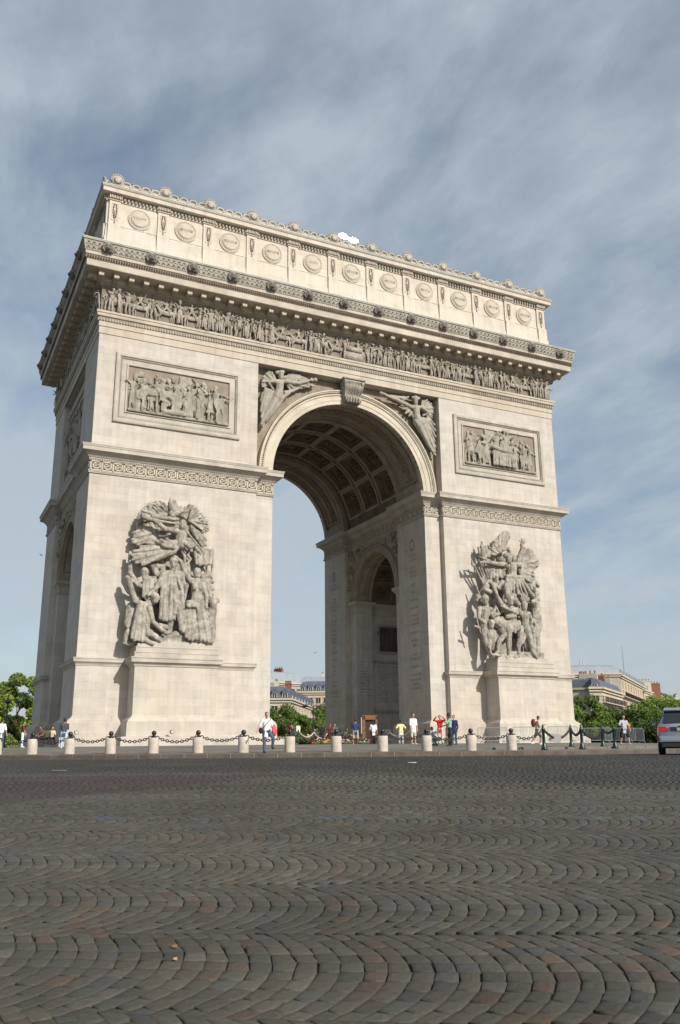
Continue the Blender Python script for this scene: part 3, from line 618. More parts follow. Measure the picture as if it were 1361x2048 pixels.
for s, n in (('front', 11), ('left', 5), ('right', 5)):
    pitch = 3.925 if n == 11 else 3.99
    for k in range(n+1):
        u = (k-n/2)*pitch if n == 11 else (k-n/2)*pitch*1.0
        if k in (0, n): u = math.copysign(SIDES[s][0]/2-.52, u)
        p = link('attic_pilaster', pil_me, None, att); on_side(p, s, u); g = link('garland', orn_me, None, p)
        a = link('acroterion', ac_me, None, att); on_side(a, s, u, 44.45); a.scale = (1.3, 1.2, 1.3)
    for k in range(n):
        u = (k-(n-1)/2)*pitch
        md = link('shield_medallion', ml_me, None, att); on_side(md, s, u, 42.15)
        if s == 'front':
            tm = textmesh(NAMES[k], .34, .02, 1.1); t = link('inscription', tm, mat('inscription_shade', (.28, .235, .175), .9), md)
            t.location = (0, .235, 0); t.rotation_euler = (R(90), 0, math.pi)
# wave cresting between the acroteria
m = MB()
for s in ('front', 'left', 'right'):
    L, T = SIDES[s]; n = int(L/.8)
    for k in range(n):
        u = -L/2+.1+k*L/n
        m.tube([(u+.38+.32*math.cos(t), .36, 44.82+.24*math.sin(t)) for t in np.linspace(-.6, 4.0, 9)], [.13, .09], n=6, T=T)
        m.box(u, u+L/n, .28, .42, 44.5, 44.8, T); V, F = _blob((u+.4, .36, 44.82), .13); m.add(V, F, T); V, F = _blob((u+.05, .36, 45.1), .13); m.add(V, F, T)
m.obj('cresting', BAND, att, fix=False)
# large relief panels with frames
def reliefpanel(T, u0, u1, z0, z1, kind, name='relief_panel', md=None):
    m = MB(T)
    def fr(prof):   # nested frame
        m.rings([np.array([(u0+i, o, z0+i), (u1-i, o, z0+i), (u1-i, o, z1-i), (u0+i, o, z1-i)]) for i, o in prof], caps=False)
    fr([(0, 0), (0, .16), (.1, .2), (.3, .2), (.34, .12), (.46, .06), (.5, .03), (.52, .05), (.85, .05), (.87, .14), (.98, .14), (1.0, .02), (1.02, -.0)])
    f = m.obj(name+'_frame', BAND, arch, fix=False)
    m = MB(T); 
    for (a, b, c, d) in ((u0+.34, u1-.34, z0+.36, None), (u0+.34, u1-.34, z1-.46, None)):
        n = int((b-a)/.17)
        for k in range(n): m.box(a+k*.17, a+k*.17+.1, .05, .14, c, c+.1)
    for a in (u0+.36, u1-.46):
        n = int((z1-z0-.8)/.17)
        for k in range(n): m.box(a, a+.1, .05, .14, z0+.42+k*.17, z0+.52+k*.17)
    m.obj('frame_beads', ORN, f, fix=False)
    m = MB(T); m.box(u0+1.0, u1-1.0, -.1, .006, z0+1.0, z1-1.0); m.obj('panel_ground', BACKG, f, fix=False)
    m = MB(); a, b, zb, ht = u0+1.05, u1-1.05, z0+1.05, z1-z0-2.1; r = random.Random(kind*7+3)
    m.box(a, b, -.06, .3, zb-.05, zb+.16)
    u = a+.45; k = 0
    while u < b-.3:
        rel = (u-a)/(b-a); back = 0
        if kind == 1 and .12 < rel < .42: u += .1; 
        H = ht*r.uniform(.66, .88); q = MB()
        ar = lambda: (r.uniform(-.8, .8), r.uniform(.2, .9), r.uniform(-1, .8))
        st = r.uniform(.05, .45)
        J = fig(H, (r.uniform(-.15, .15), r.uniform(-.1, .2)), ((-.5, .4, r.uniform(-1, .5)), ar(), (.5, .4, r.uniform(-1, .5)), ar()), ((-.15, st, -1), (-.05, -.1, -1), (.15, -st, -1), (.05, -st*.6, -1)))
        flesh(q, J, False, True, True)
        if r.random() < .6: robe(q, J, 10, .13, r.choice(('w', 'c')), r.choice((.02, .2, .3)), .028)
        hat(q, J, r.choice((0, 0, 1)))
        if kind == 2 and .3 < rel < .62: # people bent over the bed
            dz = .18*ht
        else: dz = 0
        V = np.concatenate(q.V); yaw = r.uniform(-1.1, 1.1); c, s_ = math.cos(yaw), math.sin(yaw); x = V[:, 0]*c-V[:, 1]*s_; y = V[:, 0]*s_+V[:, 1]*c
        m.add(np.stack([u+x*1.12, .06+y*.45+(k % 3)*.12, zb+.1+dz+V[:, 2]], 1), q.F); u += r.uniform(.2, .42)*ht/3.2; k += 1
    for k in range(9): u = r.uniform(a+.3, b-.3); q = MB(); q.ell((0, 0, 0), (.2, .12, .27), 8, 6); V = np.concatenate(q.V); m.add(V+np.array([u, .05, zb+ht*r.uniform(.72, .88)]), q.F)
    if kind == 1:
        q = MB(); horse(q, ht*.5); V = np.concatenate(q.V); m.add(np.stack([a+.29*(b-a)+V[:, 0]*1.15, .26+V[:, 1]*.6, zb+.25+V[:, 2]], 1), q.F)
        q = MB(); J = fig(ht*.66, arms=((-.5, .6, -.5), (-.2, 1, .1), (.5, .6, .1), (.3, 1, .2)), legs=((-.5, .8, -1), (-.3, .1, -1), (.5, .8, -1), (.3, .1, -1))); flesh(q, J, False); robe(q, J, 8, .14, 'c', .3); hat(q, J, 1); V = np.concatenate(q.V)
        m.add(np.stack([a+.26*(b-a)+V[:, 1]*.8, .34+V[:, 0]*.6, zb+ht*.28+V[:, 2]], 1), q.F)
        m.tube([(a+.35*(b-a), .25, zb+.3), (a+.5*(b-a), .25, zb+.35), (a+.62*(b-a), .22, zb+.3)], [.2, .3, .15], n=8, sph=True)
        m.tube([(a+.62*(b-a), .1, zb+ht*.98), (a+.78*(b-a), .2, zb+ht*.6)], [.05, .09], n=6)
        for i in range(7): m.tube([(a+.5*(b-a)+i*.14, .06, zb+ht*.97), (a+.48*(b-a)+i*.2, .1, zb+ht*.4)], [.06, .12], n=6, sph=True)
    if kind == 2:
        m.box(a+.36*(b-a), a+.68*(b-a), .1, .42, zb+ht*.34, zb+ht*.42)
        for i in range(12): x = a+(.38+.025*i)*(b-a); m.tube([(x, .42, zb+ht*.42), (x+r.uniform(-.1, .1), .5, zb+.2)], [.09, .11], n=6, sph=True)
        m.tube([(a+.38*(b-a), .4, zb+ht*.52), (a+.5*(b-a), .45, zb+ht*.47), (a+.66*(b-a), .42, zb+ht*.45)], [.2, .24, .12], n=8, sph=True)
        for i in range(6): m.tube([(a+.3*(b-a)+i*.2, .08, zb+ht*.98), (a+.32*(b-a)+i*.18, .1, zb+ht*.6)], [.1, .14], n=6, sph=True)
    me = m.mesh('relief_figures'); me = remesh(me, .045 if kind < 3 else .07)
    V = np.empty(len(me.vertices)*3); me.vertices.foreach_get('co', V); V = T(V.reshape(-1, 3)); me.vertices.foreach_set('co', V.ravel()); me.update()
    link('relief_figures', me, ORN, f)
TF = SIDES['front'][1]
reliefpanel(TF, -20.78, -10.5, 24.2, 30.02, 1); reliefpanel(TF, 10.45, 20.7, 24.2, 30.0, 2)
for s in ('left', 'right'):
    T0 = SIDES[s][1]; T1 = (lambda V, T0=T0: T0(V-np.array([0, .5, 0]))); 
    reliefpanel(T1, -5.5, 5.5, 23.2, 30.2, 3)
# wall between the flank piers above the impost
for sx in (1, -1):
    m = MB(); x0, x1 = sorted((sx*21.2, sx*21.64)); m.box(x0, x1, CY-5.7, CY+5.7, 21.95, 31.38); m.obj('flank_wall', STONE, arch, fix=False)
# sculpture pedestals
for cx in (-15.45, 15.65):
    m = MB(); P = [(cx-3.02, .3), (cx-3.02, -1.9), (cx+3.02, -1.9), (cx+3.02, .3)]
    m.sweep(P, [(0, 5.55), (0, 2.16), (.05, 2.13), (.06, 2.04), (.14, 1.98), (.34, 1.80), (.38, 1.74), (.38, 1.66), (.44, 1.64), (.45, .72), (.86, .68), (.9, .62), (.9, -.6)], closed=False)
    blk = m.obj('sculpture_pedestal', STONE, arch)
    m = MB(); m.sweep(P, [(-.02, 5.52), (.06, 5.54), (.08, 5.64), (.2, 5.74), (.32, 5.8), (.32, 6.04), (.36, 6.07), (.36, 6.16), (.08, 6.18), (.08, 6.46), (.11, 6.48), (.11, 6.54), (-.03, 6.56), (-.03, 6.84), (0, 6.86), (0, 6.92), (-.16, 6.94), (-.16, 7.14), (-.3, 7.16), (-.3, 7.35)], closed=False)
    m.box(cx-2.75, cx+2.75, -1.62, .2, 6.6, 7.36); m.obj('pedestal_cap', BAND, blk)
KF, DK = 1.12, .88
def z_mean(P): return sum(p[1] for p in P)/len(P)
from mathutils import noise as mn
def roughen(me, amp, fx, fz):
    n = len(me.vertices); V = np.empty(n*3); me.vertices.foreach_get('co', V); V = V.reshape(-1, 3); Nn = np.empty(n*3); me.vertices.foreach_get('normal', Nn); Nn = Nn.reshape(-1, 3)
    d = np.array([(1-2*abs(mn.noise(Vector((x*fx, y*fx, z*fz)))))*.6+(1-2*abs(mn.noise(Vector((x*fx*2.3+7, y*fx*2.3, z*fz*2.6)))))*.4 for x, y, z in V])
    V = V+Nn*((d-.6)*amp)[:, None]; me.vertices.foreach_set('co', V.ravel()); me.update()
def chains(m, s, n=9):
    CH = [[tuple(int(q)/100 for q in p.split(',')) for p in ch.split()] for ch in s.split(';')]; EX = []
    for A, B in zip(CH, CH[1:]):      # a fan of feathers gets its in-between feathers
        if len(A) == 3 and len(B) == 3 and A[0] == B[0] and A[0][3] < .2: EX.append([tuple((p+q)/2-(.06 if i == 2 and k else 0) for i, (p, q) in enumerate(zip(a_, b_))) for k, (a_, b_) in enumerate(zip(A, B))])
    for P in CH+EX:
        f = KF if z_mean(P) < 20 else (1.0 if len(P) != 3 else 1.25)
        if P[0][3] >= .5 and 0 < P[0][2] < .65: P = [(x, z, .05, r_*.9) for x, z, d, r_ in P]
        m.tube([(x, -d*DK if d > 0 else -d, z) for x, z, d, r_ in P], [p[3]*(f if p[3] < .19 else 1) for p in P], n=n, sph=True)
        if len(P) == 3 and P[0][3] <= .13 and z_mean(P) > 14.3 and P[0][2] <= .6 and abs(P[2][1]-P[0][1])+abs(P[2][0]-P[0][0]) > 1.0 and P[0][0] < 0:   # palm leaflets on both sides of a rib
            A, B = np.array([P[0][0], -P[0][2]*DK, P[0][1]]), np.array([P[2][0], -P[2][2]*DK, P[2][1]]); dv = B-A; ln = np.linalg.norm(dv); dv /= ln; pv = np.array([-dv[2], 0, dv[0]])
            for q in np.arange(.25, 1.0, .13):
                for s_ in (-1, 1): o_ = A+(B-A)*q; m.tube([o_, o_+dv*.34+pv*s_*.2+np.array([0, -.08, 0])], [.06, .025], n=5, sph=True)
def sculpt(name, s, m0, parent, vox, extra=None, sm=0):
    m = MB(); chains(m, s)
    if extra: extra(m)
    me = remesh(m.mesh(name), vox, sm); roughen(me, .035 if 'relief' in name else .02, 4.2, 1.3); return link(name, me, m0, parent)
GL="-1590,1337,170,34 -1589,1310,170,27;-1585,1295,160,20 -1589,1248,160,20;-1647,1237,150,30 -1531,1243,150,30;-1591,1230,130,50 -1588,1060,130,60;-1664,1225,170,17 -1668,1062,180,16 -1673,903,190,15;-1646,1225,170,17 -1652,1058,190,16 -1656,895,200,15;-1627,1225,170,17 -1629,1058,180,16 -1631,894,190,15;-1609,1226,170,17 -1610,1059,190,16 -1607,898,200,15;-1591,1226,170,17 -1585,1066,180,16 -1578,908,190,15;-1573,1226,170,17 -1575,1083,190,16 -1575,944,200,15;-1554,1227,170,17 -1551,1101,180,16 -1547,978,190,15;-1536,1227,170,17 -1527,1105,190,16 -1515,986,200,15;-1626,1216,190,10 -1639,1130,195,9 -1652,1045,200,8;-1606,1218,190,10 -1608,1112,205,9 -1607,1009,210,8;-1585,1219,190,10 -1580,1123,195,9 -1575,1028,200,8;-1565,1221,190,10 -1552,1173,205,9 -1536,1128,210,8;-1600,917,170,28 -1594,872,170,23 -1599,805,170,19 -1618,796,170,14;-1537,995,180,34 -1522,905,180,27 -1515,830,180,21 -1475,798,180,14;-1665,1219,160,24 -1712,1127,185,18 -1776,1062,210,12;-1528,1220,170,25 -1506,1167,170,20 -1533,1150,170,15;-1476,1176,130,20 -1493,1028,130,10;-1402,1274,150,32 -1401,1247,150,26;-1399,1245,130,20 -1397,1206,130,20;-1437,1203,130,28 -1357,1201,130,28;-1397,1182,130,50 -1398,1104,130,42 -1391,1042,130,55;-1451,1198,150,24 -1500,1254,163,20 -1538,1334,177,16 -1590,1366,190,12;-1352,1184,140,22 -1328,1088,165,17 -1333,999,190,11;-1424,1166,170,20 -1423,1142,170,20;-1380,1169,170,20 -1380,1145,170,20;-1463,1033,160,22 -1484,922,180,17 -1505,813,200,13;-1449,1033,160,22 -1468,902,190,17 -1483,776,210,13;-1436,1033,160,22 -1446,897,180,17 -1457,763,200,13;-1422,1033,160,22 -1430,892,190,17 -1436,756,210,13;-1408,1033,160,22 -1405,898,180,17 -1403,766,200,13;-1394,1033,160,22 -1386,894,190,17 -1374,758,210,13;-1380,1033,160,22 -1360,892,180,17 -1340,754,200,13;-1367,1033,160,22 -1342,888,190,17 -1315,746,210,13;-1353,1033,160,22 -1322,889,180,17 -1293,748,200,13;-1389,1024,150,35 -1315,951,150,28 -1349,781,150,20;-1474,1004,200,16 -1403,1000,200,13 -1392,910,200,10;-1722,1055,190,34 -1720,1029,190,27;-1729,1025,150,30 -1780,992,150,40 -1791,924,150,50;-1759,972,190,24 -1733,876,197,20 -1680,826,203,16 -1636,798,210,12;-1824,1010,160,20 -1850,879,180,17 -1875,751,200,13;-1814,1006,160,20 -1835,869,190,17 -1855,736,210,13;-1803,1001,160,20 -1815,869,180,17 -1827,739,200,13;-1792,997,160,20 -1799,862,190,17 -1803,732,210,13;-1781,993,160,20 -1777,866,180,17 -1772,741,200,13;-1770,988,160,20 -1769,881,190,17 -1765,777,210,13;-1760,984,160,20 -1768,906,180,17 -1776,829,200,13;-1757,795,190,30 -1673,747,190,20;-1787,741,200,16 -1726,714,200,16;-1673,846,170,25 -1627,841,170,20;-1796,1246,130,32 -1794,1220,130,26;-1784,1217,120,20 -1759,1165,120,48 -1762,1081,120,40;-1792,1129,140,20 -1848,1142,150,15 -1904,1181,160,10;-1798,1195,150,14 -1800,1125,160,12 -1803,1055,170,10;-1783,1196,150,14 -1786,1116,170,12 -1786,1039,180,10;-1768,1197,150,14 -1766,1119,160,12 -1765,1042,170,10;-1753,1198,150,14 -1752,1123,170,12 -1749,1049,180,10;-1738,1200,150,14 -1733,1137,160,12 -1729,1075,170,10;-1722,1201,150,14 -1717,1148,170,12 -1710,1097,180,10;-1900,1382,90,14 -1893,1235,97,17 -1854,1176,103,19 -1801,1141,110,22;-1917,1175,170,18 -1857,1014,170,18;-1917,1189,130,18 -1859,1020,130,18;-1823,1034,100,30 -1827,947,105,25 -1831,860,110,20;-1837,1022,100,30 -1847,929,115,25 -1854,839,120,20;-1851,1010,100,30 -1861,922,105,25 -1870,836,110,20;-1866,998,100,30 -1880,918,115,25 -1891,841,120,20;-1880,985,100,30 -1890,917,105,25 -1900,849,110,20;-1891,795,130,25 -1908,714,130,21 -1864,712,130,18;-1874,790,120,30 -1841,733,120,30;-1533,1631,170,32 -1532,1604,170,26;-1526,1611,150,18 -1529,1570,150,18;-1565,1569,140,25 -1494,1560,140,25;-1530,1559,130,48 -1535,1478,130,40;-1576,1573,150,24 -1657,1571,160,20 -1708,1603,170,16 -1751,1631,180,12;-1829,1651,180,30 -1782,1636,180,16 -1704,1629,180,9 -1547,1619,180,6;-1504,1483,160,22 -1471,1450,160,17 -1420,1479,160,12;-1511,1583,170,7 -1369,1430,170,7;-1543,1486,130,26 -1639,1481,135,19 -1733,1477,140,12;-1549,1477,130,26 -1671,1466,145,19 -1789,1458,150,12;-1554,1469,130,26 -1698,1446,135,19 -1838,1424,140,12;-1560,1460,130,26 -1725,1422,145,19 -1883,1387,150,12;-1566,1452,130,26 -1732,1404,135,19 -1895,1357,140,12;-1571,1443,130,26 -1733,1382,145,19 -1888,1325,150,12;-1577,1435,130,26 -1721,1370,135,19 -1862,1306,140,12;-1582,1426,130,26 -1703,1358,145,19 -1818,1293,150,12;-1588,1418,130,26 -1650,1380,135,19 -1711,1342,140,12;-1597,1442,160,20 -1623,1470,165,16 -1649,1498,170,12;-1597,1442,160,20 -1649,1462,175,16 -1697,1484,180,12;-1597,1442,160,20 -1661,1457,165,16 -1725,1471,170,12;-1597,1442,160,20 -1640,1443,175,16 -1680,1446,180,12;-1597,1442,160,20 -1607,1456,165,16 -1617,1470,170,12;-1746,1674,120,20 -1659,1668,120,17 -1564,1670,120,14;-1603,1715,50,13 -1735,1672,70,9 -1864,1629,90,5;-1603,1715,50,13 -1734,1686,80,9 -1860,1659,100,5;-1603,1715,50,13 -1726,1701,70,9 -1847,1687,90,5;-1603,1715,50,13 -1720,1711,80,9 -1832,1710,100,5;-1603,1715,50,13 -1708,1729,70,9 -1812,1743,90,5;-1603,1715,50,13 -1697,1738,80,9 -1788,1763,100,5;-1603,1715,50,13 -1681,1747,70,9 -1759,1779,90,5;-1603,1715,50,13 -1670,1747,80,9 -1734,1781,100,5;-1603,1715,50,13 -1652,1750,70,9 -1700,1784,90,5;-1603,1715,50,13 -1640,1742,80,9 -1674,1772,100,5;-1603,1715,50,13 -1623,1737,70,9 -1643,1758,90,5;-1684,1689,90,10 -1774,1650,100,8 -1863,1613,110,5;-1684,1689,90,10 -1772,1662,110,8 -1856,1639,120,5;-1684,1689,90,10 -1764,1681,100,8 -1844,1674,110,5;-1684,1689,90,10 -1756,1696,110,8 -1825,1706,120,5;-1684,1689,90,10 -1738,1712,100,8 -1793,1736,110,5;-1684,1689,90,10 -1722,1720,110,8 -1757,1753,120,5;-1523,1724,50,13 -1525,1750,70,9 -1528,1775,90,5;-1523,1724,50,13 -1514,1753,80,9 -1503,1784,100,5;-1523,1724,50,13 -1495,1755,70,9 -1468,1786,90,5;-1523,1724,50,13 -1482,1752,80,9 -1438,1783,100,5;-1523,1724,50,13 -1464,1746,70,9 -1406,1768,90,5;-1523,1724,50,13 -1452,1725,80,9 -1379,1728,100,5;-1523,1724,50,13 -1435,1715,70,9 -1346,1705,90,5;-1523,1724,50,13 -1425,1699,80,9 -1323,1676,100,5;-1523,1724,50,13 -1415,1688,70,9 -1307,1652,90,5;-1523,1724,50,13 -1422,1671,80,9 -1317,1619,100,5;-1523,1724,50,13 -1426,1660,70,9 -1330,1596,90,5;-1468,1680,90,10 -1460,1725,100,8 -1453,1770,110,5;-1468,1680,90,10 -1442,1710,110,8 -1414,1744,120,5;-1468,1680,90,10 -1422,1694,100,8 -1377,1709,110,5;-1468,1680,90,10 -1404,1669,110,8 -1337,1662,120,5;-1468,1680,90,10 -1392,1653,100,8 -1317,1625,110,5;-1468,1680,90,10 -1407,1636,110,8 -1343,1596,120,5;-1598,1748,100,30 -1612,1800,100,30 -1622,1835,100,6;-1578,1755,100,14 -1575,1787,100,20 -1589,1819,100,10;-1616,1710,130,18 -1539,1760,130,18;-1608,1695,130,18 -1538,1739,130,18;-1843,1633,50,20 -1844,1603,60,20 -1844,1572,70,20;-1812,1642,50,20 -1815,1606,70,20 -1816,1573,80,20;-1782,1652,50,20 -1782,1619,60,20 -1783,1587,70,20;-1751,1661,50,20 -1754,1623,70,20 -1755,1587,80,20;-1720,1670,50,20 -1713,1640,60,20 -1706,1611,70,20;-1703,1589,60,24 -1794,1564,70,19 -1883,1539,80,14;-1706,1571,60,24 -1791,1539,80,19 -1872,1510,90,14;-1709,1553,60,24 -1797,1520,70,19 -1884,1487,80,14;-1712,1534,60,24 -1798,1497,80,19 -1881,1462,90,14;-1715,1516,60,24 -1782,1486,70,19 -1848,1456,80,14;-1436,1639,70,22 -1410,1609,70,18 -1385,1579,70,14;-1436,1639,70,22 -1397,1600,80,18 -1354,1563,80,14;-1436,1639,70,22 -1381,1591,70,18 -1326,1544,70,14;-1436,1639,70,22 -1383,1568,80,18 -1328,1501,80,14;-1436,1639,70,22 -1392,1566,70,18 -1349,1493,70,14;-1436,1639,70,22 -1417,1590,80,18 -1394,1543,80,14;-1416,1454,110,17 -1408,1398,115,15 -1399,1342,120,13;-1391,1453,110,17 -1388,1392,125,15 -1382,1333,130,13;-1366,1452,110,17 -1363,1396,115,15 -1359,1341,120,13;-1341,1451,110,17 -1341,1393,125,15 -1338,1337,130,13;-1316,1450,110,17 -1315,1397,115,15 -1315,1345,120,13;-1290,1449,110,17 -1296,1397,125,15 -1298,1348,130,13;-1268,1472,90,8 -1269,1246,90,8;-1461,1436,100,12 -1468,1403,100,11 -1443,1374,100,9 -1473,1331,100,8;-1517,1447,100,14 -1491,1385,100,11 -1488,1322,100,8;-1468,1292,90,28 -1467,1265,90,22;-1464,1257,80,35 -1462,1194,80,35;-1699,1297,100,24 -1652,1293,100,26 -1658,1253,100,28;-1713,1265,100,25 -1696,1235,100,25;-1735,1303,90,20 -1711,1282,90,20;-1332,1245,70,24 -1313,1266,70,19 -1293,1288,70,14;-1332,1245,70,24 -1303,1257,80,19 -1271,1272,80,14;-1332,1245,70,24 -1295,1232,70,19 -1258,1219,70,14;-1332,1245,70,24 -1297,1202,80,19 -1259,1161,80,14;-1332,1245,70,24 -1295,1180,70,19 -1259,1115,70,14;-1332,1245,70,24 -1304,1166,80,19 -1273,1089,80,14;-1265,1046,120,36 -1264,1019,120,29;-1286,1074,120,20 -1229,1070,120,20;-1266,1002,90,45 -1279,931,90,50 -1269,854,90,45 -1258,777,90,30;-1328,925,170,20 -1295,865,170,30 -1386,777,170,16;-1639,769,140,25 -1540,789,140,35 -1455,781,140,25;-1642,733,130,40 -1435,742,130,40;-1386,762,170,25 -1291,740,170,25;-1564,879,70,30 -1533,881,70,30 -1514,813,70,30;-1809,1371,30,60 -1623,1404,30,60 -1615,1230,30,60 -1636,996,30,60;-1415,1406,30,60 -1328,1252,30,60 -1317,937,30,60;-1582,1552,30,60 -1568,1234,30,60 -1551,847,30,60;-1741,1619,20,60 -1421,1636,20,60;-1799,1137,40,50 -1783,834,40,50"
